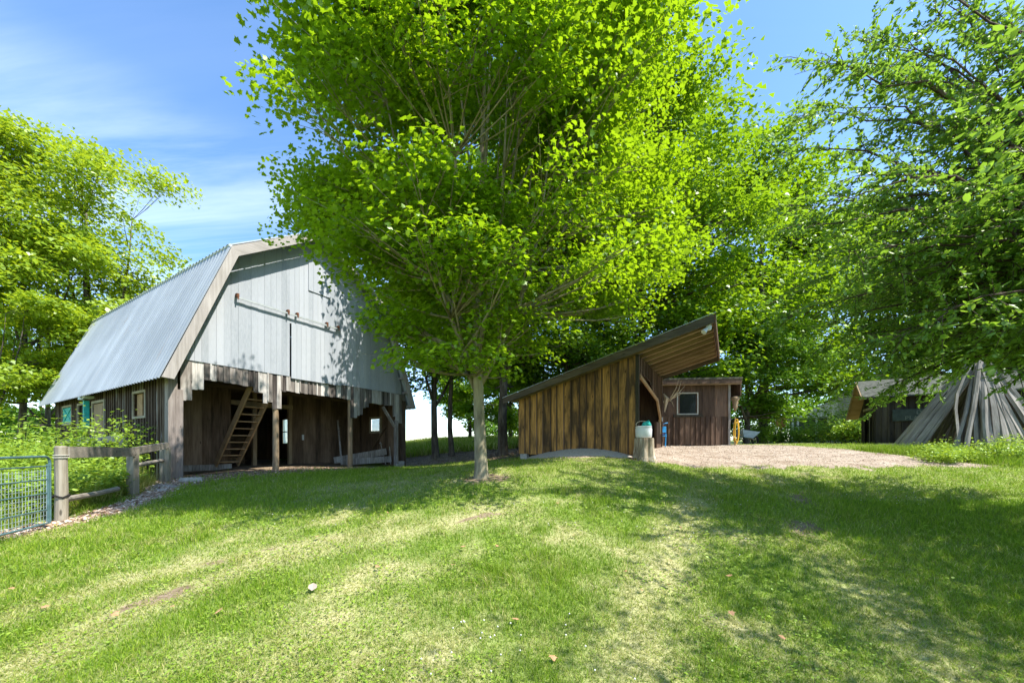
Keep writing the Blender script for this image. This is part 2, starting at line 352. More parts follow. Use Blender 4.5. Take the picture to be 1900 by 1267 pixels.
def fbm(x, y, s, seed=0.0, oct_=3):
    """cheap value noise in numpy"""
    out = 0; amp = 1; tot = 0
    for o in range(oct_):
        X = x * s + seed * 17.3 + o * 5.1; Y = y * s + seed * 9.7 - o * 3.3
        xi = np.floor(X); yi = np.floor(Y); fx = X - xi; fy = Y - yi; fx = fx * fx * (3 - 2 * fx); fy = fy * fy * (3 - 2 * fy)
        h = lambda a, b: np.modf(np.abs(np.sin(a * 127.1 + b * 311.7 + seed) * 43758.5453))[0]
        v = (h(xi, yi) * (1 - fx) + h(xi + 1, yi) * fx) * (1 - fy) + (h(xi, yi + 1) * (1 - fx) + h(xi + 1, yi + 1) * fx) * fy
        out = out + v * amp; tot += amp; amp *= .5; s *= 2.1
    return out / tot
def segd(x, y, pts):
    d = np.full(x.shape, 1e9)
    for (ax, ay), (bx, by) in zip(pts[:-1], pts[1:]):
        vx, vy = bx - ax, by - ay; t = np.clip(((x - ax) * vx + (y - ay) * vy) / (vx * vx + vy * vy), 0, 1)
        d = np.minimum(d, np.hypot(x - ax - t * vx, y - ay - t * vy))
    return d
def sst(a, b, v): t = np.clip((v - a) / (b - a), 0, 1); return t * t * (3 - 2 * t)
def gp(px, py):   # picture point -> ground point, by marching down the ray
    d = 1.5
    while d < 60:
        x = (px - 950) / 682 * d
        if CZ - (py - 828) / 682 * d <= gz(x, d): break
        d += .05
    return (x, d)
BU = (.4978, .8673); BV = (-.8673, .4978); B0 = (-9.94, 10.25)
track1 = [gp(60, 1235), gp(250, 1130), gp(490, 1040), gp(760, 985), gp(960, 940)]
track2 = [gp(0, 1150), gp(250, 1075), gp(470, 1030), gp(620, 1000)]
track3 = [gp(1780, 1260), gp(1620, 1100), gp(1500, 990), gp(1480, 915), gp(1400, 880)]
track4 = [gp(1180, 1262), gp(1200, 1120), gp(1260, 980), gp(1300, 915), gp(1330, 880)]
litter_line = [(-9.7, 3.0), (-7.75, 5.1), (-7.35, 6.5), (-8.1, 8.2), (-8.9, 9.5), (-9.3, 10.4)]
def zones(x, y):
    """dry, dirt, gravel, litter fields over the ground"""
    n = fbm(x, y, .9, 1.0); n2 = fbm(x, y, 3.1, 2.0); n3 = fbm(x, y, .35, 3.0)
    n4 = fbm(x, y, 9.0, 4.0); dry = (sst(.42, .72, n) * .42 + sst(.45, .72, n2) * .30 + .10) * (.45 + 1.1 * n4)
    for t, w in ((track1, .40), (track2, .30), (track3, .5), (track4, .45)):
        dry = np.maximum(dry, np.exp(-(segd(x, y, t) / w) ** 2) * (.65 + .6 * (n2 - .3)))
    dry = dry * (1 - .65 * sst(2.5, 5, x) * sst(9.5, 7, y)) * (1 - .55 * sst(-3.5, -5, x) * sst(5.0, 7, y))
    dry = np.where((x > -3) & (y > 7.2), np.maximum(dry, .30 + .4 * (n2 - .4)), dry)
    dirt = np.zeros_like(x)
    for t, w in ((track1, .17), (track2, .13)): dirt = np.maximum(dirt, np.exp(-(segd(x, y, t) / w) ** 2) * sst(.50, .68, n2 * .6 + n * .4))
    dirt = np.maximum(dirt, np.exp(-(segd(x, y, track3[2:4]) / .3) ** 2) * sst(.45, .65, n2))
    u = (x - B0[0]) * BU[0] + (y - B0[1]) * BU[1]; v = (x - B0[0]) * BV[0] + (y - B0[1]) * BV[1]
    fr = sst(-2.3, -1.0, v + (n2 - .5) * 1.8) * (u > -.6) * (u < 8) * (v < 14)
    dirt = np.maximum(dirt, fr)
    dirt = np.maximum(dirt, sst(.75, .25, np.hypot(x + .6, y - 7.9) + (n2 - .5) * .5))
    rear = sst(13.2, 14.4, y + (n - .5) * 2) * sst(24, 21, y) * sst(-7.5, -6.0, x) * sst(3.5, 2.5, x) * (u > 9)
    dirt = np.maximum(dirt, rear * .97)
    dirt = np.maximum(dirt, sst(.50, .25, segd(x, y, [(-.1, 13.2), (3.9, 10.75)]) + (n2 - .5) * .4))
    # gravel drive: in front of and right of the sheds
    edge = 10.55 + .25 * np.clip(4.4 - x, 0, 4) + (n - .5) * 1.0 + (n2 - .5) * 1.3
    gr = sst(edge - .2, edge + .25, y) * sst(.5, 1.6, x) * sst(17.6, 16.6, y + (n - .5)) * sst(19, 14.5, x + (y - 11) * -.2)
    grass_r = sst(13.0, 14.2, x + (n2 - .5) + (y - 12) * .35)
    gr = gr * (1 - grass_r)
    lit = np.exp(-(np.maximum(segd(x, y, litter_line) - .15, 0) / .22) ** 2) * (.6 + .8 * n2)
    lit = np.clip(lit, 0, 1)
    return np.clip(dry, 0, 1), np.clip(dirt, 0, 1), np.clip(gr, 0, 1), lit

def groundm():
    m = NT('ground'); D = m.attr('dry'); Di = m.attr('dirt'); G = m.attr('gravel'); Li = m.attr('litter')
    n = m.noise(m.coord((2.2, 2.2, 2.2)), 1, 6, .6); nf = m.noise(m.coord((28, 28, 28)), 1, 5, .7); nv = m.noise(m.coord((90, 90, 20)), 1, 3, .6)
    gcol = m.ramp(m.math('ADD', m.math('MULTIPLY', n, .4), m.math('MULTIPLY', nf, .6)), [(.3, (.055, .10, .012)), (.5, (.12, .20, .025)), (.7, (.22, .30, .06))])
    dcol = m.ramp(nf, [(.3, (.22, .19, .09)), (.5, (.40, .37, .19)), (.7, (.55, .50, .30))])
    c = m.mix(D, gcol, dcol)
    dirt = m.ramp(m.math('ADD', m.math('MULTIPLY', n, .4), m.math('MULTIPLY', nf, .6)), [(.32, (.09, .065, .04)), (.5, (.20, .15, .10)), (.68, (.36, .29, .21))])
    c = m.mix(m.ramp(m.math('ADD', Di, m.math('MULTIPLY', m.math('SUBTRACT', nf, .5), .5)), [(.35, 0.0), (.6, 1.0)]), c, dirt)
    vo = m.new('ShaderNodeTexVoronoi'); vo.inputs['Scale'].default_value = 26; m.lk(m.coord(), vo.inputs['Vector'])
    gv = m.mix(.55, m.ramp(nf, [(.3, (.20, .145, .10)), (.5, (.33, .26, .20)), (.7, (.46, .38, .31))]), m.ramp(m.math('MULTIPLY', vo.outputs[1], 1.0), [(.1, (.20, .16, .12)), (.5, (.34, .28, .22)), (.9, (.48, .41, .35))]))
    gv = m.mix(m.ramp(n, [(.46, 0.0), (.62, .6)]), gv, (.17, .115, .07)); nb_ = m.noise(m.coord((.35, 2.2, 1), rot=(0, 0, .25)), 1, 4); gv = m.mix(m.ramp(nb_, [(.45, 0.0), (.65, .45)]), gv, (.42, .36, .29))
    c = m.mix(m.ramp(m.math('ADD', G, m.math('MULTIPLY', m.math('SUBTRACT', nf, .5), .7)), [(.35, 0.0), (.6, 1.0)]), c, gv)
    c = m.mix(m.ramp(Li, [(.35, 0.0), (.6, 1.0)]), c, m.ramp(nf, [(.3, (.25, .16, .10)), (.6, (.5, .38, .28))]))
    m.bsdf(c, .95, .1, 0, m.math('ADD', nf, m.math('MULTIPLY', vo.outputs[0], .6)), .6, .02); return m.m
def graded(lo, hi, step, far_lo, far_hi, g=1.22):
    a = list(np.arange(lo, hi + 1e-6, step)); s = step; p = a[-1]
    while p < far_hi: s *= g; p += s; a.append(p)
    s = step; p = a[0]; b = []
    while p > far_lo: s *= g; p -= s; b.append(p)
    return np.array(b[::-1] + a)
gx = graded(-13, 20, .12, -2500, 2500); gy = graded(1.2, 20, .11, -400, 4500)
XX, YY = np.meshgrid(gx, gy); ZZ = gz_np(XX, YY)
near = (YY < 30) & (np.abs(XX) < 30)
ZZ = ZZ + np.where(near, (fbm(XX, YY, 1.3, 5.) - .5) * .05 + (fbm(XX, YY, 4.5, 6.) - .5) * .022, 0)
dry, dirt, grav, lit = zones(XX, YY)
ny, nx = XX.shape; idx = np.arange(ny * nx).reshape(ny, nx)
Q = np.stack([idx[:-1, :-1], idx[:-1, 1:], idx[1:, 1:], idx[1:, :-1]], -1).reshape(-1, 4)
g = npmesh('ground', np.c_[XX.ravel(), YY.ravel(), ZZ.ravel()], Q.ravel(), np.full(len(Q), 4), groundm(), None,
           {'dry': dry.ravel(), 'dirt': dirt.ravel(), 'gravel': grav.ravel(), 'litter': lit.ravel()}, True)
tag(g, kind='structure')

# ---------------------------------------------------------------- barn
def board_wall(mb, x0, x1, z0, ztop, bw, fn, holes=(), t=.022, gap=.004, jit=.004, zbj=0.0, batten=None):
    """vertical boards; fn(a, z, off) -> xyz; holes (a0,a1,z0,z1)"""
    a = x0
    while a < x1 - .02:
        b = min(a + bw * random.uniform(.85, 1.15), x1)
        if x1 - b < bw * .35: b = x1
        c = (a + b) / 2; spans = [(z0(c) if callable(z0) else z0, None)]
        zb = spans[0][0] + random.uniform(-zbj, zbj); o = random.uniform(-jit, jit)
        cuts = sorted([(h[2], h[3]) for h in holes if h[0] < c < h[1]])
        lo = zb; segs = []
        for h0, h1 in cuts: segs.append((lo, h0, False)); lo = h1
        segs.append((lo, None, True))
        for s0, s1, top in segs:
            za, zc = (ztop(a), ztop(b)) if top else (s1, s1)
            if min(za, zc) <= s0 + .01: continue
            A1, B1 = a + gap / 2, b - gap / 2
            mb.hexa([fn(A1, s0, o), fn(B1, s0, o), fn(B1, s0, o + t), fn(A1, s0, o + t), fn(A1, za, o), fn(B1, zc, o), fn(B1, zc, o + t), fn(A1, za, o + t)])
        if batten and b < x1 - .05:
            for s0, s1, top in segs:
                zt = ztop(b) if top else s1
                if any(h[0] < b < h[1] for h in holes) and not cuts: continue
                if zt > s0 + .05:
                    w = batten / 2; mb.hexa([fn(b - w, s0, -.028), fn(b + w, s0, -.028), fn(b + w, s0, o - .001), fn(b - w, s0, o - .001), fn(b - w, zt, -.028), fn(b + w, zt, -.028), fn(b + w, zt, o - .001), fn(b - w, zt, o - .001)])
        a = b
barn = thing('barn', (B0[0], B0[1], 0), math.atan2(BU[1], BU[0]), 'large gambrel-roofed barn with blue-grey upper siding, corrugated metal roof and open ground floor', 'barn')
W = 9.445; EZ = 3.607; KU = 1.626; KZ = 7.794; RZ = 9.826; LB = 13.4; OV = .5; WL, WR = .28, 9.28
def roofz(u):
    u = min(u, W - u)
    return EZ + (KZ - EZ) * u / KU if u < KU else KZ + (RZ - KZ) * (u - KU) / (W / 2 - KU)
def bu(px, v=0.0):   # frame column -> u on the plane at depth v
    t = (px - 950) / 682; bx, by = B0[0] + BV[0] * v, B0[1] + BV[1] * v
    return (-bx + by * t) / (BU[0] - BU[1] * t)
def bz(py, u, v=0.0): d = B0[1] + BU[1] * u + BV[1] * v; return CZ - (py - 828) / 682 * d
ff = lambda a, z, o: (a, o, z)
SB = 4.156
mb = MB(); board_wall(mb, WL + .05, 3.66, SB, lambda u: roofz(u) - .10, .185, ff); s1 = mb.build('siding', M['siding'], barn)
mb = MB(); board_wall(mb, 5.72, WR, SB, lambda u: roofz(u) - .10, .185, ff); mb.build('siding', M['siding'], barn)
mb = MB(); board_wall(mb, 3.66, 5.72, 6.1, lambda u: roofz(u) - .10, .185, lambda a, z, o: (a, o, z), holes=()); mb.build('siding', M['siding'], barn)
mb = MB(); board_wall(mb, 3.70, 5.72, SB - .06, lambda u: 6.12, .175, lambda a, z, o: (a, o - .045, z))
dr = mb.build('loft_door', M['siding'], barn); tag(dr, 'tall sliding loft door of vertical blue-grey boards under the metal track')
mb = MB(); board_wall(mb, 4.35, 5.25, 7.55, lambda u: min(8.9, roofz(u) - .45), .17, lambda a, z, o: (a, o - .035, z)); mb.build('hay_door', M['siding'], barn)
mb = MB(); mb.beam((bu(437), -.11, bz(553, bu(437))), (bu(627), -.11, bz(612, bu(627))), .035, .06); tr = mb.build('door_track', M['railmetal'], barn)
for p in (438, 532, 549, 604, 625):
    u = bu(p); f_ = (p - 437) / 190; z = (bz(553, bu(437)) * (1 - f_) + bz(612, bu(627)) * f_); mb = MB()
    mb.box(u - .035, u + .035, -.14, -.02, z + .02, z + .13); mb.box(u - .02, u + .02, -.155, -.138, z - .06, z + .1); mb.build('track_bracket', M['rust'], tr)
# skirt boards of bare grey wood
prof = [(335, 357, 741, 741), (357, 379, 722, 722), (379, 472, 704, 718), (472, 489, 728, 728), (489, 506, 747, 747), (506, 523, 758.5, 758.5), (523, 651, 725, 741), (651, 663, 774, 774), (663, 674, 770, 770), (674, 685, 756, 756), (685, 730, 748, 753), (730, 740, 770, 782), (740, 752, 785, 785)]
def skirt_z(u):
    for a, b, ya, yb in prof:
        ua, ub = bu(a), bu(b)
        if u <= ub or a == 740: f_ = (u - ua) / (ub - ua); return bz(ya + (yb - ya) * max(0, min(1, f_)), u)
mb = MB(); segs = [bu(p[0]) for p in prof] + [bu(752)]
for i in range(len(prof)):
    a, b = segs[i], min(segs[i + 1], WR)
    n = max(1, round((b - a) / .17))
    for k in range(n):
        x0 = a + (b - a) * k / n; x1 = a + (b - a) * (k + 1) / n; c = (x0 + x1) / 2; zb = skirt_z(c) + random.uniform(-.025, .025); o = random.choice((0, .012)) + random.uniform(-.004, .004)
        top = min(SB + random.uniform(-.015, .01), roofz(c) - .1)
        mb.box(x0 + .002, x1 - .002, .018 + o, .042 + o, zb, top)
        if random.random() < .5: mb.box(x0 - .02, x0 + .025, .0 + o * .2, .014, zb + random.uniform(-.01, .05), top - .01)
mb.build('skirt', M['greywood'], barn)
# posts
mb = MB(); mb.box(WL - .02, .42, -.03, .0, .45, EZ + .25); mb.box(.425, .60, -.02, .012, .45, SB - .9); mb.box(WL - .02, .20 + .28, .012, .24, .4, 3.9)
mb.build('corner_post', wood('corner_post_wood', [(.10, .08, .07), (.22, .185, .165), (.36, .32, .29)], island=.3, knots=True), barn)
for p, w_, t_ in ((512, .2, 758), (650, .2, 741)):
    u = bu(p, .12); mb = MB(); mb.tube([(u, .14, .4), (u + .01, .14, 1.4), (u, .14, 2.6), (u - .01, .14, bz(t_, u) + .4)], [.105, .10, .098, .095], 10, jit=.04)
    mb.build('post', M['postwood'], barn)
mb = MB(); mb.box(9.10, 9.30, -.02, .22, .40, 3.85); mb.build('corner_post', M['barnwood'], barn)
mb = MB(); mb.box(8.72, 8.88, .05, .18, .55, 2.9); mb.build('post', M['greywood'], barn)
mb = MB(); mb.beam((8.0, .12, 3.45), (8.72, .12, 2.55), .07, .16, up=(0, 1, 0)); mb.build('brace', M['greywood'], barn)
# side walls
def side_z(v): return EZ + .28
lf = lambda a, z, o: (WL + o, a, z)
lholes = [(1.73, 2.72, 2.55, 3.28), (5.74, 7.1, .3, 3.22), (7.55, 9.1, 2.42, 3.25), (10.1, 11.5, 2.6, 3.28)]
mb = MB(); board_wall(mb, .02, 12.95, .1, side_z, .24, lf, lholes, batten=.055); mb.build('side_wall', M['barnwood'], barn)
rf = lambda a, z, o: (WR - o, a, z)
rholes = [(1.77, 2.45, 2.42, 3.03), (10.1, 10.9, 1.8, 3.3)]
mb = MB(); board_wall(mb, .23, 12.95, .1, side_z, .22, rf, rholes, gap=.006); mb.build('side_wall', M['inner'], barn)
mb = MB(); board_wall(mb, WL, WR, .1, lambda u: roofz(u) - .12, .25, lambda a, z, o: (a, 12.97 - o, z)); mb.build('back_wall', M['barnwood'], barn)
def frame(mb, fn, a0, a1, z0, z1, w=.09, off=-.05, t=.04, sill=0):
    def bx(x0, x1, y0, y1): mb.hexa([fn(x0, y0, off), fn(x1, y0, off), fn(x1, y0, off + t), fn(x0, y0, off + t), fn(x0, y1, off), fn(x1, y1, off), fn(x1, y1, off + t), fn(x0, y1, off + t)])
    bx(a0 - w, a0, z0, z1); bx(a1, a1 + w, z0, z1); bx(a0 - w - sill, a1 + w + sill, z1, z1 + w); bx(a0 - w - sill, a1 + w + sill, z0 - w, z0)
def quadbox(mb, fn, a0, a1, z0, z1, o0, o1): mb.hexa([fn(a0, z0, o0), fn(a1, z0, o0), fn(a1, z0, o1), fn(a0, z0, o1), fn(a0, z1, o0), fn(a1, z1, o0), fn(a1, z1, o1), fn(a0, z1, o1)])
fw = wood('window_frame_wood', [(.12, .10, .07), (.30, .26, .19), (.45, .40, .31)], island=.2)
mb = MB(); frame(mb, lf, 1.73, 2.72, 2.55, 3.28, .07); w1 = mb.build('window', fw, barn)
mb = MB(); quadbox(mb, lf, 1.75, 1.95, 2.57, 3.27, .05, .08); quadbox(mb, lf, 2.25, 2.7, 2.57, 3.27, .05, .08); mb.build('shutter', M['stairwood'], w1)
mb = MB(); frame(mb, lf, 5.74, 7.1, .5, 3.22, .09); w2 = mb.build('door', fw, barn)
mb = MB(); quadbox(mb, lf, 5.76, 7.08, .4, 3.2, .0, .03); quadbox(mb, lf, 5.9, 5.98, .5, 3.1, -.03, 0); o = mb.build('door_panel', wood('plywood', [(.16, .10, .06), (.30, .21, .13), (.42, .31, .21)], grain=8, island=.1), w2)
mb = MB(); frame(mb, lf, 7.55, 9.1, 2.42, 3.25, .08); w3 = mb.build('window', fw, barn)
mb = MB(); quadbox(mb, lf, 7.57, 9.08, 2.44, 3.23, .03, .05); mb.build('pane', M['glass'], w3)
mb = MB(); mb.box(WL - .20, WL - .06, 7.36, 7.52, 2.30, 3.34); mb.box(WL - .205, WL - .19, 7.40, 7.48, 2.4, 3.2)
sh = mb.build('shutter', M['teal'], w3); tag(sh, 'teal shutter swung open from the wall')
mb = MB(); frame(mb, lf, 10.1, 11.5, 2.6, 3.28, .08); w4 = mb.build('window', fw, barn)
mb = MB(); quadbox(mb, lf, 10.12, 11.48, 2.62, 3.26, -.02, .01); mb.beam((WL - .03, 10.15, 2.65), (WL - .03, 11.45, 3.24), .07, .02, up=(1, 0, 0)); mb.beam((WL - .034, 11.45, 2.65), (WL - .034, 10.15, 3.24), .07, .02, up=(1, 0, 0))
sh = mb.build('shutter', M['teal'], w4); tag(sh, 'closed teal shutter with crossed battens')
mb = MB(); frame(mb, rf, 1.77, 2.45, 2.42, 3.03, .12, .03, .04); w5 = mb.build('window', fw, barn)
mb = MB(); quadbox(mb, rf, 1.78, 2.44, 2.43, 3.02, -.01, .0); mb.build('pane', M['pane'], w5)
mb = MB(); frame(mb, rf, 10.1, 10.9, 1.8, 3.3, .06, .03, .04); quadbox(mb, rf, 10.1, 10.9, 2.5, 2.56, .03, .07); w6 = mb.build('window', M['black'], barn)
mb = MB(); quadbox(mb, rf, 10.11, 10.89, 1.81, 3.29, -.01, .0); mb.build('pane', M['pane'], w6)
# barn light
mb = MB(); mb.box(-.0, .26, 6.9, 7.5, 3.42, 3.5); mb.lathe((.0, 7.3, 3.36), [(0, .1), (.08, .1), (.09, 0), (0, -.02)], 10); mb.build('flood_light', M['white'], barn)
# interior
pf = lambda v: (lambda a, z, o: (a, v + o, z))
mb = MB(); board_wall(mb, WL + .04, 3.1, .78, lambda u: 4.0, .27, pf(3.1), t=.03); mb.build('partition', wood('lit_interior_wood', [(.05, .032, .02), (.19, .125, .085), (.38, .27, .19)], island=.7), barn)  # lighter copy of the interior wood, light put into its colour
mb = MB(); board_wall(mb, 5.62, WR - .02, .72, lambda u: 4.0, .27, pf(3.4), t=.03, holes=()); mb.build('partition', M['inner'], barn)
mb = MB(); board_wall(mb, 3.2, 9.2, .72, lambda u: 4.0, .3, pf(12.2), t=.03); mb.build('partition', M['inner'], barn); mb = MB(); board_wall(mb, 3.13, 7.4, .72, lambda u: 4.0, .3, lambda a, z, o: (3.1 + o, a, z)); mb.build('partition', M['inner'], barn)
mb = MB(); mb.box(5.46, 5.60, 3.3, 3.44, .72, 3.9); mb.box(4.0, 4.14, 3.3, 3.44, .72, 3.9); mb.box(3.1, 5.62, 3.28, 3.40, 3.28, 3.46); mb.build('door_frame', M['postwood'], barn)
mb = MB(); board_wall(mb, 3.15, 4.0, .72, lambda u: 2.1, .16, pf(5.2))
for k in range(9): mb.box(3.2, 4.9, 6.0 + k * .01, 6.03 + k * .01, .8 + k * .15, .93 + k * .15)
mb.build('stall_wall', M['innerx'], barn)
mb = MB(); mb.box(6.1, 6.18, 3.36, 3.40, 1.9, 2.15); mb.build('outlet_box', M['white'], barn)
mb = MB(); mb.box(7.95, 8.05, 3.25, 3.38, .72, 3.2); mb.beam((8.9, 2.6, .75), (9.2, 1.3, 2.6), .08, .05); mb.build('stud', M['innerx'], barn)
mb = MB(); y = .25
while y < 12.8:
    mb.box(WL + .03, WR - .03, y, y + .05, 3.86, 4.06); y += .46
mb.box(WL, WR, .13, .20, 3.82, 4.04)
mb.build('joists', M['innerx'], barn)
mb = MB(); board_wall(mb, WL + .03, WR - .03, .04, lambda v: 12.9, .28, lambda a, z, o: (a, z, 4.08 + o)); mb.build('loft_floor', M['innery'], barn)
mb = MB(); mb.box(WL + .03, 3.1, 3.12, 12.9, .5, .9); mb.box(3.1, WR - .03, 3.45, 12.9, .5, .76); mb.build('floor', plain('packed_earth', (.14, .10, .07), .95, var=.3), barn)
mb = MB(); mb.box(WL, 3.1, 3.0, 3.09, .7, .92); mb.build('sill_beam', M['greywood'], barn)
mb = MB(); mb.lathe((5.05, .35, 3.70), [(0, 0), (.05, .0), (.09, .05), (.10, .12), (.04, .16), (0, .16)], 12); mb.build('ceiling_lamp', M['frame'], barn)
mb = MB(); mb.box(8.95, 9.12, -.12, .12, .4, .88); mb.box(8.7, 9.05, -.14, .02, .4, .76); mb.build('footing', M['concrete'], barn)
# roof: real corrugation across each slope
def slope(u0, z0, u1, z1, th=.03, off=0.0):
    ys = np.arange(-OV, LB + .5 - .001, .02); amp = .026
    nrm = Vector((-(z1 - z0), 0, (u1 - u0))).normalized()
    if nrm.z < 0: nrm = -nrm
    V = []
    for s in range(2):
        for (u, z) in ((u0, z0), (u1, z1)):
            for i, y in enumerate(ys):
                ph = math.sin(2 * math.pi * y / .24); ph = math.copysign(abs(ph) ** .7, ph)
                p = Vector((u, y, z)) + nrm * (ph * amp + off + (0 if s == 0 else -.006)); V.append(p)
    n = len(ys); Fa = []
    for i in range(n - 1):
        Fa += [(i, i + 1, n + i + 1, n + i), (2 * n + i + 1, 2 * n + i, 3 * n + i, 3 * n + i + 1)]
    Fa += [(0, n, 3 * n, 2 * n), (n - 1, 3 * n - 1, 4 * n - 1, 2 * n - 1)]
    for i in range(n - 1): Fa += [(i, 2 * n + i, 2 * n + i + 1, i + 1), (n + i, n + i + 1, 3 * n + i + 1, 3 * n + i)]
    mb = MB(); mb.add(V, Fa); return mb
slope(-.06, EZ - .16, KU - .02, KZ - .03, off=.03).build('roof', M['roof'], barn)
slope(KU - .06, KZ - .02, W / 2, RZ + .02, off=.05).build('roof', M['roof'], barn)
slope(W - KU + .06, KZ - .02, W / 2, RZ + .02, off=.05).build('roof', M['roof'], barn)
slope(W + .06, EZ - .16, W - KU + .02, KZ - .03, off=.03).build('roof', M['roof'], barn)
mb = MB(); mb.tube([(KU - .03, -OV, KZ + .03), (KU - .03, LB + .48, KZ + .03)], .05, 8); mb.build('flashing', M['railmetal'], barn)
mb = MB(); mb.tube([(W / 2, -OV, RZ + .08), (W / 2, LB + .48, RZ + .08)], .06, 8); mb.build('ridge_cap', M['railmetal'], barn)
# purlin ends under the overhang
def purlin(u, z, h):
    mb = MB(); mb.beam((u, -OV + .03, z), (u, .02, z), .05, h); mb.build('purlin', M['greywood'], barn)
for sgn in (0, 1):
    for z in np.linspace(EZ - .02, KZ - .2, 7):
        u = (z - EZ) / (KZ - EZ) * KU + .07; purlin(W - u if sgn else u, z - .02, .11)
    for k in range(1, 5):
        u = KU + (W / 2 - KU) * k / 5; purlin(W - u if sgn else u, roofz(u) - .07, .09)
# rake boards (mitred)
def rakeboard(p, q, w, up0, up1, name='rake_board'):
    mb = MB(); mb.add([(p[0], -OV - .035, p[1]), (q[0], -OV - .035, q[1]), (q[0] + up1[0], -OV - .035, q[1] + up1[1]), (p[0] + up0[0], -OV - .035, p[1] + up0[1]),
                       (p[0], -OV, p[1]), (q[0], -OV, q[1]), (q[0] + up1[0], -OV, q[1] + up1[1]), (p[0] + up0[0], -OV, p[1] + up0[1])],
                      [(3, 2, 1, 0), (4, 5, 6, 7), (0, 1, 5, 4), (1, 2, 6, 5), (2, 3, 7, 6), (3, 0, 4, 7)])
    return mb
tz = wood('rake_board_steep', [(.19, .17, .15), (.34, .31, .285), (.50, .47, .44)], axis='z', island=.3, grain=18)
for mir in (0, 1):
    X = (lambda u: W - u) if mir else (lambda u: u)
    sg = -1 if mir else 1
    o = rakeboard((X(-.03), EZ - .12), (X(KU), KZ + .02), .25, (sg * .265, -.02), (sg * .17, -.24)).build('rake_board', tz, barn)
    o = rakeboard((X(KU), KZ + .02), (W / 2, RZ + .05), .25, (sg * .17, -.24), (0, -.30)).build('rake_board', M['trim'], barn)
# wall inside gambrel behind upper gap + soffit block
# ---- stairs
mb = MB(); sp0, sp1 = (2.55, 2.97, .90), (2.55, .30, 3.78); mb.beam(sp0, sp1, .05, .24); st = mb.build('stringer', M['stairwood'], None)
stairs = thing('staircase', (B0[0], B0[1], 0), math.atan2(BU[1], BU[0]), 'open wooden staircase with thin treads leaning up to the barn loft', 'staircase')
st.parent = stairs
mb = MB(); mb.beam((3.27, 2.97, .90), (3.27, .30, 3.78), .05, .24); mb.build('stringer', M['stairwood'], stairs)
for k in range(11):
    f_ = (k + .35) / 11.5; y = 2.97 + (.30 - 2.97) * f_; z = .90 + 2.88 * f_
    mb = MB(); mb.box(2.58, 3.24, y - .13, y + .11, z, z + .035); mb.build('tread', M['stairwood'], stairs)
# ---- loose boards and tools in the right bay
def barn_to_world(u, v): return (B0[0] + BU[0] * u + BV[0] * v, B0[1] + BU[1] * u + BV[1] * v)
def inbarn(name, mb, mat, lab, cat, grp=None):
    o = mb.build(name, mat); o.location = (B0[0], B0[1], 0); o.rotation_euler = (0, 0, math.atan2(BU[1], BU[0])); return tag(o, lab, cat, grp)
mb = MB(); mb.beam((7.2, 2.6, .92), (8.9, .9, 1.35), .04, .32); inbarn('plank', mb, M['greywood'], 'upper wide grey plank lying on a slant in the right barn bay', 'plank', 'planks stacked in the right barn bay')
mb = MB(); mb.beam((7.4, 2.3, .82), (8.95, .6, .98), .04, .3); inbarn('plank', mb, M['greywood'], 'lower wide grey plank lying near the floor of the right barn bay', 'plank', 'planks stacked in the right barn bay')
mb = MB(); mb.beam((6.9, 1.6, .75), (7.6, 2.9, 2.9), .07, .04); inbarn('plank', mb, M['greywood'], 'narrow board leaning upright left of the small barn window', 'plank')
mb = MB(); mb.tube([(8.55, .55, .72), (8.62, 1.0, 1.75)], .018, 6); mb.tube([(8.52, .95, 1.76), (8.62, 1.0, 1.79), (8.75, 1.05, 1.70)], .016, 6); inbarn('pickaxe', mb, M['greywood'], 'pick with wooden shaft leaning beside the right barn post', 'tool')
mb = MB(); mb.tube([(8.68, .35, .72), (8.74, .5, 1.6)], .016, 6); inbarn('tool_shaft', mb, M['frame'], 'pale wooden shaft standing upright by the right barn post', 'tool')

# ---------------------------------------------------------------- fence and gate
fa, fb, fc = (-7.73, 6.3), (-8.85, 8.58), (-9.62, 10.15)
fence = thing('rail_fence', (0, 0, 0), 0, 'short weathered timber fence running from the metal gate to the barn corner', 'fence')
def G(x, y): return gz(x, y)
def roundpost(x, y, h, r, name='post'):
    z = G(x, y); mb = MB(); mb.tube([(x, y, z - .2), (x + .01, y, z + h * .4), (x, y, z + h * .85), (x, y, z + h - .02), (x, y, z + h)], [r * 1.05, r, r * .98, r * .95, r * .7], 12, jit=.05)
    return mb.build(name, M['fencepost'], fence)
p1 = roundpost(*fa, 1.28, .08)
mb = MB(); z = G(*fa)
for hh, rr in ((1.12, .09), (1.08, .092)): mb.tube([(fa[0] + rr * math.cos(t), fa[1] + rr * math.sin(t), z + hh) for t in np.linspace(0, 6.3, 14)], .008, 5)
mb.build('wire_tie', M['frame'], p1)
mb = MB(); mb.tube([(fa[0] + .095 * math.cos(t), fa[1] + .095 * math.sin(t), z + .42 + .02 * math.sin(3 * t)) for t in np.linspace(0, 6.3, 14)], .016, 5); mb.tube([(fa[0] - .12, fa[1], z + .42), (fa[0] - .3, fa[1] - .2, z + .43)], .014, 5); mb.build('chain', M['black'], p1)
z = G(*fb); mb = MB(); mb.box(fb[0] - .08, fb[0] + .08, fb[1] - .07, fb[1] + .07, z - .2, z + 1.12); mb.build('post', M['fencepost'], fence)
mb = MB(); mb.tube([(fc[0], fc[1], G(*fc) - .2), (fc[0], fc[1], 1.68)], .09, 10, jit=.05); mb.build('post', M['fencepost'], fence)
mb = MB(); mb.box(fc[0] + .14, fc[0] + .26, fc[1] - .12, fc[1] - .06, .5, 1.58); mb.build('post', M['fencepost'], fence)
ry = wood('fence_plank_wood', [(.12, .10, .085), (.27, .24, .20), (.42, .39, .34)], axis='y', island=.2, grain=22)
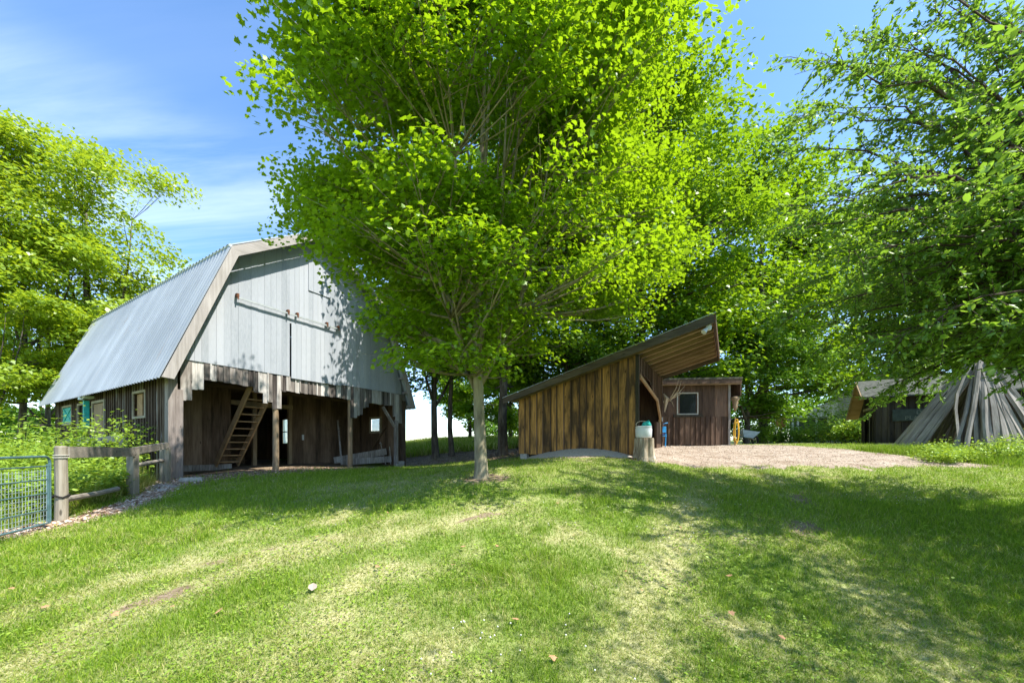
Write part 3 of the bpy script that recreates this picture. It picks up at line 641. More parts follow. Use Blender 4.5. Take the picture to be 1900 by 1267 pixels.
mb = MB(); mb.beam((fa[0] + .06, fa[1] + .05, 1.50), (fb[0] + .05, fb[1], 1.47), .05, .2); mb.build('rail', ry, fence)
mb = MB(); mb.beam((fb[0] + .105, fb[1] - .1, 1.49), (fc[0] + .12, fc[1], 1.63), .05, .17); mb.build('rail', ry, fence)
mb = MB(); mb.tube([(fa[0] - .05, fa[1] + .1, .68), (fa[0] - .5, fa[1] + 1.0, .67), (fb[0] + .45, fb[1] - .75, .70)], .05, 8, jit=.08); mb.build('rail', ry, fence)
mb = MB(); mb.tube([(fb[0], fb[1], 1.15), (fc[0], fc[1], 1.22)], .05, 8, jit=.08); mb.build('rail', ry, fence)
mb = MB(); mb.beam((-11.9, 11.3, 1.85), (-17.5, 14.4, 1.8), .05, .2)
for t in (0, .33, .66, 1): mb.box(-11.9 - 5.6 * t - .07, -11.9 - 5.6 * t + .07, 11.2 + 3.1 * t, 11.33 + 3.1 * t, .2, 1.85)
o = mb.build('paddock_rail', ry); tag(o, 'weathered grey plank rail in the weeds along the barn side wall', 'fence')

ga, gb = Vector((-7.42, 5.9, 0)), Vector((-6.2, 3.2, 0))
gate = thing('farm_gate', (0, 0, 0), 0, 'blue-green tubular metal farm gate filled with wire mesh at the left edge', 'gate')
gdir = (gb - ga); gl_ = gdir.length; gdir.normalize()
def gp3(s, z): p = ga + gdir * s; return (p.x, p.y, z)
z0, z1 = .38, 1.44
mb = MB(); R_ = .1
path = [gp3(0, z0)] + [gp3(0, z1 - R_)] + [gp3(R_ * (1 - math.cos(a)), z1 - R_ + R_ * math.sin(a)) for a in (.5, 1.0, 1.57)] + [gp3(gl_, z1)]
mb.tube(path, .018, 8); mb.tube([gp3(0, z0), gp3(gl_, z0)], .015, 8); mb.tube([gp3(.045, z0 + .02), gp3(.045, z1 - .12)], .018, 8); mb.tube([gp3(gl_, z0), gp3(gl_, z1)], .024, 8); mb.build('gate_frame', M['gate'], gate)
for z in (.60, .86, 1.08, 1.29):
    mb = MB(); mb.tube([gp3(0, z), gp3(gl_, z)], .010, 6); mb.build('gate_bar', M['gate'], gate)
mb = MB()
for s in np.arange(.07, gl_, .06): mb.tube([gp3(s, z0), gp3(s, z1 - .2)], .0035, 4, cap=False)
for z in np.arange(z0 + .06, z1 - .15, .07): mb.tube([gp3(0, z), gp3(gl_, z)], .0035, 4, cap=False)
mb.build('wire_mesh', M['wire'], gate)

# ---------------------------------------------------------------- lean-to shed
S0 = (3.86, 11.3); SR = math.atan2(-.508, .861)
shed = thing('lean_to_shed', (S0[0], S0[1], 0), SR, 'orange-brown board shed with a steep single-pitch roof jutting out over its open front', 'shed')
def sroof(x): return CZ + 1.76 + .273 * (x + 4.66)    # top of roof
YD = 4.5
BT = 1.33
mb = MB(); mb2 = MB(); a = -4.2
for bw_ in [.27, .2, .28, .24, .3, .22, .27, .25, .3, .24, .29, .23, .28, .25, .30, .28]:
    b = min(a + bw_, -.02); o = random.uniform(-.006, .006); zb = BT + random.uniform(-.02, .02)
    if b - a > .05:
        mb.hexa([(a + .004, o, zb), (b - .004, o, zb), (b - .004, o + .022, zb), (a + .004, o + .022, zb), (a + .004, o, sroof(a) - .2), (b - .004, o, sroof(b) - .2), (b - .004, o + .022, sroof(b) - .2), (a + .004, o + .022, sroof(a) - .2)])
        mb2.beam((b, -.018, zb + .02), (b + random.uniform(-.006, .006), -.018, sroof(b) - .22), .038, .02, up=(0, 1, 0))
    a = b
mb.build('wall', M['shedwood'], shed); mb2.build('battens', M['redwood'], shed)
mb = MB(); board_wall(mb, .02, YD, BT, lambda y: sroof(-4.2) - .2, .25, lambda a, z, o: (-4.2 - o, a, z)); mb.build('wall', M['redwood'], shed)
mb = MB(); board_wall(mb, -4.18, -.02, BT, lambda x: sroof(x) - .2, .25, lambda a, z, o: (a, YD - o, z)); mb.build('wall', M['redwood'], shed)
mb = MB(); board_wall(mb, .05, YD - .05, BT, lambda y: 2.55, .9, lambda a, z, o: (-1.6 - o, a, z))
mb.build('inner_wall', M['redwood'], shed)
mb = MB(); mb.box(-4.15, -.03, .03, YD - .03, BT, BT + .06); mb.build('floor', M['innerx'], shed)
mb = MB(); mb.box(-.06, .04, -.035, .08, BT - .02, sroof(0) - .22); mb.build('corner_post', M['darkwood'], shed)
mb = MB(); mb.box(-.06, .06, YD - .1, YD + .03, BT - .1, sroof(0) - .22); mb.build('corner_post', M['redwood'], shed)
# open front: short boards under the roof with diagonal bottom and braces
mb = MB(); H = sroof(0) - .22
board_wall(mb, .1, YD - .1, lambda y: H - .52 - .85 * max(0, (y - 1.9) / 2.4) - .0 * y, lambda y: H, .24, lambda a, z, o: (.02 - o, a, z), zbj=.02, batten=.04); mb.build('front_boards', M['redwood'], shed)
mb = MB(); mb.beam((.03, .2, H - .62), (.03, 3.4, H - 1.02), .05, .12); mb.beam((.03, 3.4, H - 1.0), (.03, 4.25, H - 1.75), .06, .2); mb.beam((-.0, 4.2, H - 1.7), (0.0, 4.28, H - 2.3), .06, .2); mb.build('brace', M['stairwood'], shed)
mb = MB(); mb.box(-.06, .02, 3.35, YD - .1, BT, 2.55); mb.build('front_panel', M['redwood'], shed)
mb = MB(); mb.box(.062, .075, 4.38, 4.46, 2.62, 2.80); mb.build('switch_plate', M['white'], shed)
# roof
rx0, rx1, ry0, ry1 = -4.66, 2.07, -.30, YD + .35
def rp(x, y, o): return (x, y, sroof(x) + o)
mb = MB(); mb.hexa([rp(rx0, ry0, -.05), rp(rx1, ry0, -.05), rp(rx1, ry1, -.05), rp(rx0, ry1, -.05), rp(rx0, ry0, 0), rp(rx1, ry0, 0), rp(rx1, ry1, 0), rp(rx0, ry1, 0)])
rfo = mb.build('roof', plain('dark_roofing', (.10, .10, .10), .8), shed)
mb = MB(); y = ry0 + .05
while y < ry1 - .06:     # soffit boards
    mb.hexa([rp(.05, y, -.075), rp(rx1 - .04, y, -.075), rp(rx1 - .04, min(y + .21, ry1 - .05), -.075), rp(.05, min(y + .21, ry1 - .05), -.075), rp(.05, y, -.055), rp(rx1 - .04, y, -.055), rp(rx1 - .04, min(y + .21, ry1 - .05), -.055), rp(.05, min(y + .21, ry1 - .05), -.055)]); y += .215
mb.build('soffit', M['soffit'], shed)
mb = MB()
for k in range(8):
    y = ry0 + .32 + k * .585; mb.hexa([rp(-4.5, y, -.2), rp(rx1 - .05, y, -.2), rp(rx1 - .05, y + .045, -.2), rp(-4.5, y + .045, -.2), rp(-4.5, y, -.08), rp(rx1 - .05, y, -.08), rp(rx1 - .05, y + .045, -.08), rp(-4.5, y + .045, -.08)])
mb.build('rafters', M['soffit'], shed)
def rk(y): 
    mb = MB(); mb.hexa([rp(rx0, y, -.22), rp(rx1, y, -.24), rp(rx1, y + .04, -.24), rp(rx0, y + .04, -.22), rp(rx0, y, -.012), rp(rx1, y, -.012), rp(rx1, y + .04, -.012), rp(rx0, y + .04, -.012)]); return mb
rk(ry0 - .045).build('fascia', M['shedtrim'], shed); rk(ry1 + .005).build('fascia', M['shedtrim'], shed)
mb = MB(); mb.box(rx1 + .003, rx1 + .045, ry0 - .03, ry1 + .03, sroof(rx1) - .25, sroof(rx1) - .01); mb.build('fascia', M['redwood'], shed)
mb = MB(); mb.hexa([rp(rx0 - .02, ry0 - .07, .004), rp(rx1 + .06, ry0 - .07, .004), rp(rx1 + .06, ry0 - .03, .004), rp(rx0 - .02, ry0 - .03, .004), rp(rx0 - .02, ry0 - .07, .016), rp(rx1 + .06, ry0 - .07, .016), rp(rx1 + .06, ry0 - .03, .016), rp(rx0 - .02, ry0 - .03, .016)]); mb.build('drip_edge', M['railmetal'], shed)
mb = MB(); lx, ly, lz = rx1 - .13, ry0 + .10, sroof(rx1) - .34
mb.lathe((lx, ly, lz), [(0, .13), (.07, .13), (.075, .0), (.06, -.05), (0, -.03)], 12); mb.tube([(lx, ly, lz + .1), (lx, ly + .05, lz + .28)], .02, 6); fl = mb.build('flood_light', M['white'], shed)
mb = MB(); mb.tube([(lx - .04, ly - .02, lz - .0), (lx - .12, ly - .1, lz - .12)], [.04, .075], 10); mb.build('lamp_head', M['white'], fl)
# block footing and sand mound and timber kerb
mb = MB(); mb.box(-4.12, -3.85, -.03, .2, .95, BT - .003); mb.build('footing_block', M['concrete'], shed)
mb = MB(); mb.box(-4.1, -.1, .12, .3, 1.05, BT - .01); mb.build('sill', M['darkwood'], shed)
def s2w(x, y): c, s = math.cos(SR), math.sin(SR); return (S0[0] + c * x - s * y, S0[1] + s * x + c * y)
mb = MB(); n1, n2_ = 34, 10; vs_ = []
for i in range(n1 + 1):
    for j in range(n2_ + 1):
        x = -4.0 + 3.85 * i / n1; y = -.55 + .95 * j / n2_; w = s2w(x, y)
        h = .24 * math.sin(math.pi * i / n1) ** .8 * math.sin(math.pi * min(1, j / n2_ * .55 + .0)) + .02 * random.random() * (0 < j)
        vs_.append((w[0], w[1], gz(*w) + h - (.03 if j == 0 else 0)))
mb.add(vs_, [(i * (n2_ + 1) + j, (i + 1) * (n2_ + 1) + j, (i + 1) * (n2_ + 1) + j + 1, i * (n2_ + 1) + j + 1) for i in range(n1) for j in range(n2_)])
o = mb.build('sand_mound', plain('grey_sand', (.40, .36, .31), .95, var=.25, sc_=30), smooth=True); tag(o, 'low mound of grey sand spilling from under the orange board shed', 'sand', kind='stuff')
a_ = s2w(-4.25, -.62); b_ = s2w(.1, -.68)
mb = MB(); mb.beam((a_[0], a_[1], gz(*a_) + .03), (b_[0], b_[1], gz(*b_) + .04), .05, .05)
tag(mb.build('iron_bar', M['rust']), 'long rusty bar lying on the ground along the orange shed wall', 'bar')
# stump and tub
st_ = P(1196, 850, 10.75); zst = gz(st_.x, st_.y)
stump = thing('tree_stump', (st_.x, st_.y, zst), .3, 'thick pale fluted stump standing at the shed corner', 'stump')
mb = MB(); n = 28; base = []
for (zf, rf_) in ((-.12, 1.22), (0, 1.16), (.12, 1.03), (.35, .95), (.62, .93), (.655, .90)):
    for k in range(n):
        th = 2 * math.pi * k / n; fl_ = 1 + .13 * math.sin(5 * th + 1) * (1.3 - zf) + .05 * math.sin(9 * th + 2)
        base.append((.275 * rf_ * fl_ * math.cos(th), .275 * rf_ * fl_ * math.sin(th), zf))
mb.add(base, [(i * n + k, i * n + (k + 1) % n, (i + 1) * n + (k + 1) % n, (i + 1) * n + k) for i in range(5) for k in range(n)])
mb.build('bark', bark('fluted_stump_wood', [(.09, .06, .035), (.30, .24, .17), (.62, .55, .44)], (22, 22, 2.2)), stump)
mb = MB(); mb.add([v for v in base[5 * n:6 * n]] + [(0, 0, .657)], [(k, (k + 1) % n, n) for k in range(n)]); mb.build('cut_face', plain('cut_wood', (.45, .36, .26), .9, var=.3), stump)
tub = thing('plastic_tub', (st_.x - .02, st_.y + .02, zst + .66), 0, 'round white plastic tub standing on the pale stump', 'tub')
mb = MB(); mb.lathe((0, 0, 0), [(0, .002), (.20, .002), (.225, .03), (.235, .25), (.22, .31), (.235, .325), (.225, .34), (.20, .335), (.20, .05), (0, .05)], 24); mb.build('tub_body', M['white'], tub, True)
mb = MB(); mb.tube([(.22 * math.cos(t), .1 * math.sin(t), .36 + .14 * math.sin(t)) for t in np.linspace(0, math.pi, 12)], .012, 6); mb.build('handle', M['antler'], tub)
mb = MB(); mb.tube([(-.1, 0, .2), (.02, .02, .38), (.1, 0, .40), (.17, -.02, .33)], [.05, .09, .09, .04], 8, jit=.2)
o = mb.build('teal_cloth', M['teal']); o.location = (st_.x, st_.y + .02, zst + .68); tag(o, 'crumpled teal cloth heaped inside the white tub', 'cloth')
# branch like an antler at the far post
bp = Vector((*s2w(.08, YD + .02), 0)); q = P(1232, 742, bp.y)
mb = MB(); o0 = (bp.x, bp.y - .05, q.z - .1)
mb.tube([o0, (bp.x + .25, bp.y - .2, q.z + .02), (bp.x + .5, bp.y - .3, q.z + .35), (bp.x + .62, bp.y - .3, q.z + .75)], [.06, .04, .02, .006], 6)
for dx, dz in ((.45, .95), (.75, .6), (.7, .35), (.15, -.35)):
    mb.tube([(bp.x + .2, bp.y - .18, q.z), (bp.x + .2 + dx * .45, bp.y - .28, q.z + dz * .45), (bp.x + .2 + dx * .75, bp.y - .3, q.z + dz * .9)], [.03, .016, .004], 5)
mb.tube([(bp.x, bp.y - .05, q.z + .25), (bp.x + .1, bp.y - .12, q.z + .05), (bp.x + .02, bp.y - .1, q.z - .5)], [.02, .09, .02], 6, jit=.2)
tag(mb.build('dry_branch', M['antler']), 'bleached forked branch hung like an antler on the far post of the lean-to', 'branch')
# blue chair-like object behind the post
bx = P(1229, 800, 15.3); gzb = gz(bx.x, bx.y)
mb = MB(); mb.tube([(bx.x - .1, bx.y, gzb), (bx.x - .02, bx.y, gzb + .95), (bx.x + .22, bx.y, gzb + 1.0)], .025, 6); mb.tube([(bx.x + .12, bx.y, gzb), (bx.x + .14, bx.y, gzb + .55), (bx.x - .1, bx.y + .2, gzb + .5)], .025, 6); mb.box(bx.x - .12, bx.x + .16, bx.y - .05, bx.y + .3, gzb + .44, gzb + .48); mb.box(bx.x - .05, bx.x + .16, bx.y + .0, bx.y + .03, gzb + .6, gzb + .85)
tag(mb.build('plastic_chair', M['blue']), 'bright blue plastic chair half hidden behind the lean-to far post', 'chair')

# ---------------------------------------------------------------- window shed
T0 = P(1215, 823, 16.6); zt = 1.66; TR = rad(-6)
cab = thing('window_shed', (T0.x, T0.y, 0), TR, 'dark reddish board shed with one square window behind the lean-to', 'shed')
TW = 3.15; cx = lambda px: (px - 1215) / 682 * 16.5
wx0, wx1 = 1.0, 1.82; wz0 = CZ + (828 - 767) / 682 * 16.4; wz1 = CZ + (828 - 730) / 682 * 16.4
tw = lambda a, z, o: (a, o, z)
mb = MB(); board_wall(mb, -2.2, TW, zt, lambda x: wz0 - .14, .225, tw, batten=.05)
mb.build('wall', M['redwood'], cab)
mb = MB(); board_wall(mb, -2.2, TW, wz0 - .14, lambda x: CZ + 2.88, .26, tw, holes=[(wx0, wx1, wz0 - .15, wz1)], t=.03); mb.build('wall', M['redwood'], cab)
mb = MB(); board_wall(mb, .03, 3.2, zt, lambda x: CZ + 2.8, .25, lambda a, z, o: (TW - o, a, z)); mb.build('wall', M['greywood'], cab)
mb = MB(); board_wall(mb, -2.2, TW, zt, lambda x: CZ + 2.7, .3, lambda a, z, o: (a, 3.2 + o, z), holes=[(1.5, 2.6, 2.2, 3.4)]); mb.build('wall', M['redwood'], cab)
mb = MB(); frame(mb, tw, wx0, wx1, wz0, wz1, .05, -.03, .04); wf = mb.build('window', M['frame'], cab)
mb = MB(); mb.box(wx0, wx1, .004, .012, wz0, wz1); mb.build('pane', M['glass'], wf)
mb = MB(); mb.box(wx0 - .2, wx1 + .25, -.06, .0, wz0 - .16, wz0 - .055); mb.build('sill', M['darkwood'], wf)
mb = MB(); mb.box(-2.3, TW + .4, -.35, -.30, CZ + 2.74, CZ + 2.92); mb.build('fascia', M['redwood'], cab)
mb = MB(); mb.box(-2.3, TW + .4, -.295, -.20, CZ + 2.70, CZ + 2.80); mb.build('beam', M['soffit'], cab)
mb = MB(); mb.box(-2.3, TW + .42, -.37, 3.6, CZ + 2.925, CZ + 3.0); mb.build('roof', plain('mossy_roof', (.09, .085, .06), .95, var=.4), cab)
mb = MB(); mb.box(TW + .36, TW + .40, -.29, 3.5, CZ + 2.2, CZ + 2.9); mb.build('fascia', M['redwood'], cab)
mb = MB(); mb.box(TW - .03, TW + .06, -.06, -.01, zt, CZ + 2.72); mb.build('corner_board', M['greywood'], cab)
mb = MB(); mb.box(TW - .35, TW - .1, -.1, .15, 1.5, zt + .0); mb.build('footing_block', M['concrete'], cab)
c_ = Vector((T0.x + (TW + .22) * math.cos(TR), T0.y + (TW + .22) * math.sin(TR) - .1, 0))
mb = MB(); mb.lathe((c_.x, c_.y, CZ + 1.55), [(.0, 0), (.05, .02), (.07, .12), (.11, .2), (.08, .27), (.13, .36), (.10, .42), (.16, .5), (.16, .62), (.0, .66)], 12)
tag(mb.build('carved_ornament', M['postwood'], None, True), 'carved turned wooden ornament hanging under the window shed eave', 'ornament')
zg = gz(c_.x, c_.y)
mb = MB(); mb.tube([(c_.x + .05 + .12 * math.sin(t) , c_.y - .02 * math.cos(t), zg + .62 + .55 * math.cos(t)) for t in np.linspace(.1, 6.1, 18)], .022, 6); mb.tube([(c_.x + .04 + .08 * math.sin(t), c_.y - .05, zg + .6 + .45 * math.cos(t)) for t in np.linspace(0, 6.3, 18)], .022, 6)
tag(mb.build('garden_hose', M['yellow']), 'yellow hose looped on the end of the window shed', 'hose')
mb = MB(); mb.tube([(c_.x, c_.y, zg - .1), (c_.x, c_.y, zg + 1.25)], .025, 6); tag(mb.build('stake', M['postwood']), 'thin wooden stake holding the yellow hose loops', 'stake')
wb = P(1384, 822, 19.0); zg = gz(wb.x, wb.y)
wbo = thing('wheelbarrow', (wb.x, wb.y, zg), .2, 'blue-grey wheelbarrow parked right of the window shed', 'wheelbarrow')
mb = MB(); mb.add([(-.35, -.25, .35), (.2, -.25, .3), (.2, .25, .3), (-.35, .25, .35), (-.55, -.38, .72), (.5, -.38, .62), (.5, .38, .62), (-.55, .38, .72)], [(3, 2, 1, 0), (0, 1, 5, 4), (1, 2, 6, 5), (2, 3, 7, 6), (3, 0, 4, 7)]); mb.build('tray', M['bluegrey'], wbo)
mb = MB(); mb.tube([(.55 + .19 * math.cos(t), 0, .19 + .19 * math.sin(t)) for t in np.linspace(0, 6.28, 18)], .045, 6); mb.build('wheel', M['black'], wbo)
mb = MB(); mb.beam((.55, .06, .2), (-1.1, .28, .62), .04, .04); mb.beam((.55, -.06, .2), (-1.1, -.28, .62), .04, .04); mb.build('handle', M['postwood'], wbo)
for sg in (-1, 1):
    mb = MB(); mb.beam((-.3, .2 * sg, .36), (-.4, .22 * sg, 0), .04, .04); mb.build('leg', M['black'], wbo)

# ---------------------------------------------------------------- playhouse and house
H0 = (16.8, 17.0); HR = math.atan2(-.55, .84); zp = 1.62
ph = thing('playhouse', (H0[0], H0[1], 0), HR, 'small dark board playhouse with a saltbox roof and painted sign behind the leaning rails', 'playhouse')
PWd = 4.4
def pr(y): return 3.92 + (4.75 - 3.92) * (y + .3) / 1.1 if y < .8 else 4.75 - (4.75 - 3.13) * (y - .8) / 2.13
mb = MB(); board_wall(mb, .02, PWd, zp, lambda x: 3.9, .22, tw, batten=.04, holes=[(.75, 2.6, 1.75, 2.62)] if 0 else []); mb.build('wall', M['darkwood'], ph)
mb = MB(); board_wall(mb, .02, 2.6, zp, lambda y: pr(y) - .12, .2, lambda a, z, o: (0 + o, a, z), holes=[(.45, 1.95, zp - .1, 3.35)], batten=.04); mb.build('wall', M['darkwood'], ph)
mb = MB(); mb.box(-.05, .02, .38, 2.0, 3.35, 3.47); dfr = mb.build('doorway', fw, ph)
mb = MB(); mb.box(.0, .03, 1.05, 1.1, zp + .1, 3.3); mb.build('jamb', M['fencepost'], dfr)
mb = MB(); board_wall(mb, 0, PWd, zp, lambda x: 3.1, .25, lambda a, z, o: (a, 2.6 + o, z)); board_wall(mb, .02, 2.6, zp, lambda y: pr(y) - .12, .3, lambda a, z, o: (PWd + o, a, z)); mb.build('wall', M['darkwood'], ph)
def pslab(y0, z0_, y1, z1_): 
    mb = MB(); mb.hexa([(-.5, y0, z0_ - .06), (PWd + .4, y0, z0_ - .06), (PWd + .4, y1, z1_ - .06), (-.5, y1, z1_ - .06), (-.5, y0, z0_), (PWd + .4, y0, z0_), (PWd + .4, y1, z1_), (-.5, y1, z1_)]); return mb
pm = plain('shade_dark_shingle', (.07, .075, .06), .9, var=.5); pslab(-.35, 3.88, .795, 4.75).build('roof', pm, ph); pslab(2.93, 3.13, .80, 4.75).build('roof', pm, ph)  # shingles coloured dark, putting the shade of overhanging leaves into the roof
mb = MB(); mb.beam((-.53, 2.93, 3.04), (-.53, .8, 4.66), .04, .14); mb.beam((-.53, .8, 4.66), (-.53, -.35, 3.79), .04, .14); mb.build('verge_board', M['postwood'], ph)
mb = MB()
mb.hexa([(-.5, 2.93, 3.02), (-.05, 2.93, 3.02), (-.05, .82, 4.63), (-.5, .82, 4.63), (-.5, 2.93, 3.06), (-.05, 2.93, 3.06), (-.05, .82, 4.67), (-.5, .82, 4.67)]); mb.build('soffit', M['stairwood'], ph)
mb = MB(); mb.box(.0, .75, -.6, .0, 1.4, zp + .12); mb.build('step', M['concrete'], ph)
mb = MB(); mb.box(.55, 2.75, -.07, -.045, 2.74, 3.26); sg_ = mb.build('sign', plain('faded_sign_green', (.035, .05, .038), .8, var=.3), ph)
def text(body, x, y, z, size, mat, parent, name, font_sx=1.0):
    c = bpy.data.curves.new(name, 'FONT'); c.body = body; c.size = size; c.extrude = .003; c.align_x = 'CENTER'; c.space_character = 1.1
    to = bpy.data.objects.new(name + '_tmp', c); COL.objects.link(to); bpy.context.view_layer.update()
    me = bpy.data.meshes.new_from_object(to.evaluated_get(bpy.context.evaluated_depsgraph_get())); bpy.data.objects.remove(to)
    me.materials.clear(); me.materials.append(mat)
    o = bpy.data.objects.new(name, me); COL.objects.link(o); o.parent = parent; o.location = (x, y, z); o.rotation_euler = (rad(90), 0, 0); return o
lt = plain('faded_sign_letters', (.13, .155, .12), .8, var=.3)
text('DOLL', 1.62, -.075, 3.03, .24, lt, sg_, 'lettering'); text('PLAYHOUSE', 1.65, -.075, 2.79, .24, lt, sg_, 'lettering')

hp = P(1500, 822, 36); hs_ = thing('stone_house', (hp.x, hp.y, 0), rad(-38), 'grey stone house seen through the trees with pale porch columns', 'house')
mb = MB(); mb.box(1.8, 11, 0, 7, 1.5, 6.2); mb.build('wall', M['stonewall'], hs_)
mb = MB(); mb.poly([(1.8, .02, 6.2), (11, .02, 6.2), (6.4, .02, 9.0)], (0, 6.9, 0)); mb.build('gable', M['stonewall'], hs_)
mb = MB(); mb.hexa([(1.3, -.5, 5.9), (1.5, -.5, 5.9), (1.5, 7.5, 5.9), (1.3, 7.5, 5.9), (6.3, -.5, 9.1), (6.5, -.5, 9.1), (6.5, 7.5, 9.1), (6.3, 7.5, 9.1)]); mb.hexa([(11.3, -.5, 5.9), (11.5, -.5, 5.9), (11.5, 7.5, 5.9), (11.3, 7.5, 5.9), (6.42, -.5, 9.15), (6.6, -.5, 9.15), (6.6, 7.5, 9.15), (6.42, 7.5, 9.15)]); mb.build('roof', plain('slate_roof', (.12, .12, .13), .8), hs_)
for x in (3.2, 6.5):
    mb = MB(); mb.box(x, x + .9, -.05, .0, 3.4, 4.5); w_ = mb.build('window', M['white'], hs_); mb = MB(); mb.box(x + .08, x + .82, -.07, -.052, 3.48, 4.42); mb.build('pane', M['glass'], w_)
mb = MB(); mb.box(-1.6, 1.75, -.6, 5, 1.5, 2.1); po = mb.build('porch', M['concrete'], hs_)
mb = MB(); mb.poly([(-2.0, -.9, 4.4), (2.1, -.9, 4.4), (2.1, -.9, 5.9), (-1.9, -.9, 4.6)], (0, 6, 0)); mb.build('porch_roof', plain('white_cladding', (.6, .58, .55), .7), hs_)
for x in (-1.3, -.9, .5, 1.4):
    mb = MB(); mb.box(x, x + .18, -.5, -.32, 2.1, 4.4); mb.build('column', M['white'], hs_)
mb = MB(); mb.box(-1.5, 1.74, 2, 2.1, 2.1, 4.4); mb.build('porch_wall', plain('porch_shade_wall', (.10, .10, .12), .8), hs_)  # wall coloured dark, the shade of the porch put into its colour
tp = P(1449, 795, 30)
mb = MB(); mb.lathe((tp.x, tp.y, gz(tp.x, tp.y) - .1), [(0, 0), (.05, .0), (.05, 1.4), (.3, 1.5), (.38, 1.9), (.3, 2.2), (0, 2.2)], 12); tag(mb.build('clay_urn', M['terracotta'], None, True), 'terracotta urn on a stand among shrubs left of the stone house', 'urn')

# ---------------------------------------------------------------- leaning split rails (cone)
rng = np.random.default_rng(7)
RC = P(1797, 826, 13.2); rz_ = gz(RC.x, RC.y); apex = Vector((RC.x + .1, RC.y, CZ + (828 - 690) / 682 * 13.2))
def split_rail(foot, top, r, name, lab, grp=None, bend=.04, sides=6, flat=1.0):
    mb = MB(); n = 7; foot = Vector(foot); top = Vector(top); L_ = (top - foot).length
    ph_ = rng.random(5) * 6
    base = len(mb.v); ax = (top - foot).normalized(); a = ax.cross(Vector((0, 0, 1))).normalized(); b = ax.cross(a)
    shp = [1 + rng.uniform(-.45, .35) for _ in range(sides)]; tw0 = rng.uniform(0, 6)
    for i in range(n):
        t = i / (n - 1); p = foot.lerp(top, t) + a * math.sin(t * 5 + ph_[0]) * bend * .5 + b * math.sin(t * 3 + ph_[1]) * bend * .5
        rr = r * (1.1 - .3 * t) * (1 + .08 * math.sin(t * 11 + ph_[2])) * (.8 if i == n - 1 else 1)
        for k in range(sides):
            th = 2 * math.pi * k / sides + t * .5 + tw0; mb.v.append(tuple(p + (a * math.cos(th) * flat + b * math.sin(th)) * rr * shp[k]))
    for i in range(n - 1):
        for k in range(sides): k2 = (k + 1) % sides; mb.f.append((base + i * sides + k, base + i * sides + k2, base + (i + 1) * sides + k2, base + (i + 1) * sides + k))
    mb.f.append(tuple(base + k for k in range(sides))[::-1]); mb.f.append(tuple(base + (n - 1) * sides + k for k in range(sides)))
    # rebase vertices to the foot so the grain runs with the object
    q_ = ax.to_track_quat('Z', 'Y'); inv = q_.to_matrix().inverted()
    mb.v = [tuple(inv @ (Vector(v) - foot)) for v in mb.v]
    o = mb.build(name, M['rail']); o.location = foot; o.rotation_euler = q_.to_euler(); tag(o, lab, 'rail', grp); return o
GR = 'split rails leaned into a cone'
wv = Vector((RC.x, RC.y, 0)).normalized(); pv = Vector((wv.y, -wv.x, 0)); RC = RC + wv * .9 + pv * .1      # wv points away from the lawn, pv to the right
apex = Vector((RC.x, RC.y, CZ + 2.95)) + pv * .12
def foot(p, w): q_ = RC + pv * p + wv * w; return (q_.x, q_.y, gz(q_.x, q_.y) - .05)
names = ['leftmost grey split rail of the leaning cone, its foot farthest out on the gravel', 'second split rail from the left of the leaning cone', 'wide flat grey rail third from the left, lying on the cone slope', 'fourth rail from the left of the leaning cone', 'inner left rail edging the dark opening of the cone']
for k, (p_, w_, r0) in enumerate(((-1.98, -.55, .085), (-1.83, -.75, .095), (-1.66, -.85, .12), (-1.48, -.95, .10), (-1.34, -.9, .07))):
    split_rail(foot(p_, w_), apex + pv * (-.50 + .13 * k) + wv * -.2 + Vector((0, 0, -.18 + .09 * (k % 3))), r0, 'split_rail', names[k], GR, bend=.06, flat=1.1, sides=7)
split_rail(foot(-.52, -1.55), apex + pv * -.12 + wv * -.34, .07, 'split_rail', 'crooked yellowish rail standing right of the dark opening of the cone', GR, bend=.3, flat=.9)
for k in range(46):
    ph_a = rad(-98 + k * 5.2) if k < 26 else rad(37 + (k - 26) * 8.5)      # -90 degrees faces the lawn
    if k < 26: ph_a = rad(-104 + k * 5.3)
    R = 1.52 + rng.uniform(-.12, .16) + .15 * max(0, math.cos(ph_a))
    split_rail(foot(R * math.cos(ph_a) * 1.06, R * math.sin(ph_a)), apex + pv * (.30 * math.cos(ph_a) + rng.uniform(-.05, .05)) + wv * (.3 * math.sin(ph_a)) + Vector((0, 0, rng.uniform(-.40, .17))), rng.uniform(.055, .085), 'split_rail',
               'one of the close-set grey rails forming the right and back side of the cone', GR, bend=.10, flat=1.15, sides=7)

# ---------------------------------------------------------------- foliage tools
ML = [(0, 0, 0), (0, .5, .03), (0, 1.02, -.06), (.22, .02, -.02), (.46, -.06, -.06), (.33, .22, -.02), (.66, .48, -.10), (.38, .52, -.04), (.24, .80, -.05)]
ML = ML + [(-x, y, z) for x, y, z in ML[3:]]
MLf = [(0, 3, 4, 5, 6, 7, 8, 2, 1), (0, 1, 2, 14, 13, 12, 11, 10, 9)]
SL = [(0, 0, 0), (.50, .12, -.08), (.22, .58, -.02), (0, 1.05, -.08), (-.22, .58, -.02), (-.50, .12, -.08)]
SLf = [(0, 1, 2, 3, 4, 5)]
DL = [(0, 0, 0), (.26, .25, -.05), (.24, .65, -.05), (0, 1, -.02), (-.24, .65, -.05), (-.26, .25, -.05)]
DLf = [(0, 1, 2, 3), (0, 3, 4, 5)]
def unit(v): return v / (np.linalg.norm(v, axis=1, keepdims=True) + 1e-9)
def curve_pts(a, b, bow, n=5):
    a = np.array(a, float); b = np.array(b, float); out = []
    for i in range(n):
        t = i / (n - 1); out.append(tuple(a + (b - a) * t + np.array(bow) * math.sin(math.pi * t)))
    return out
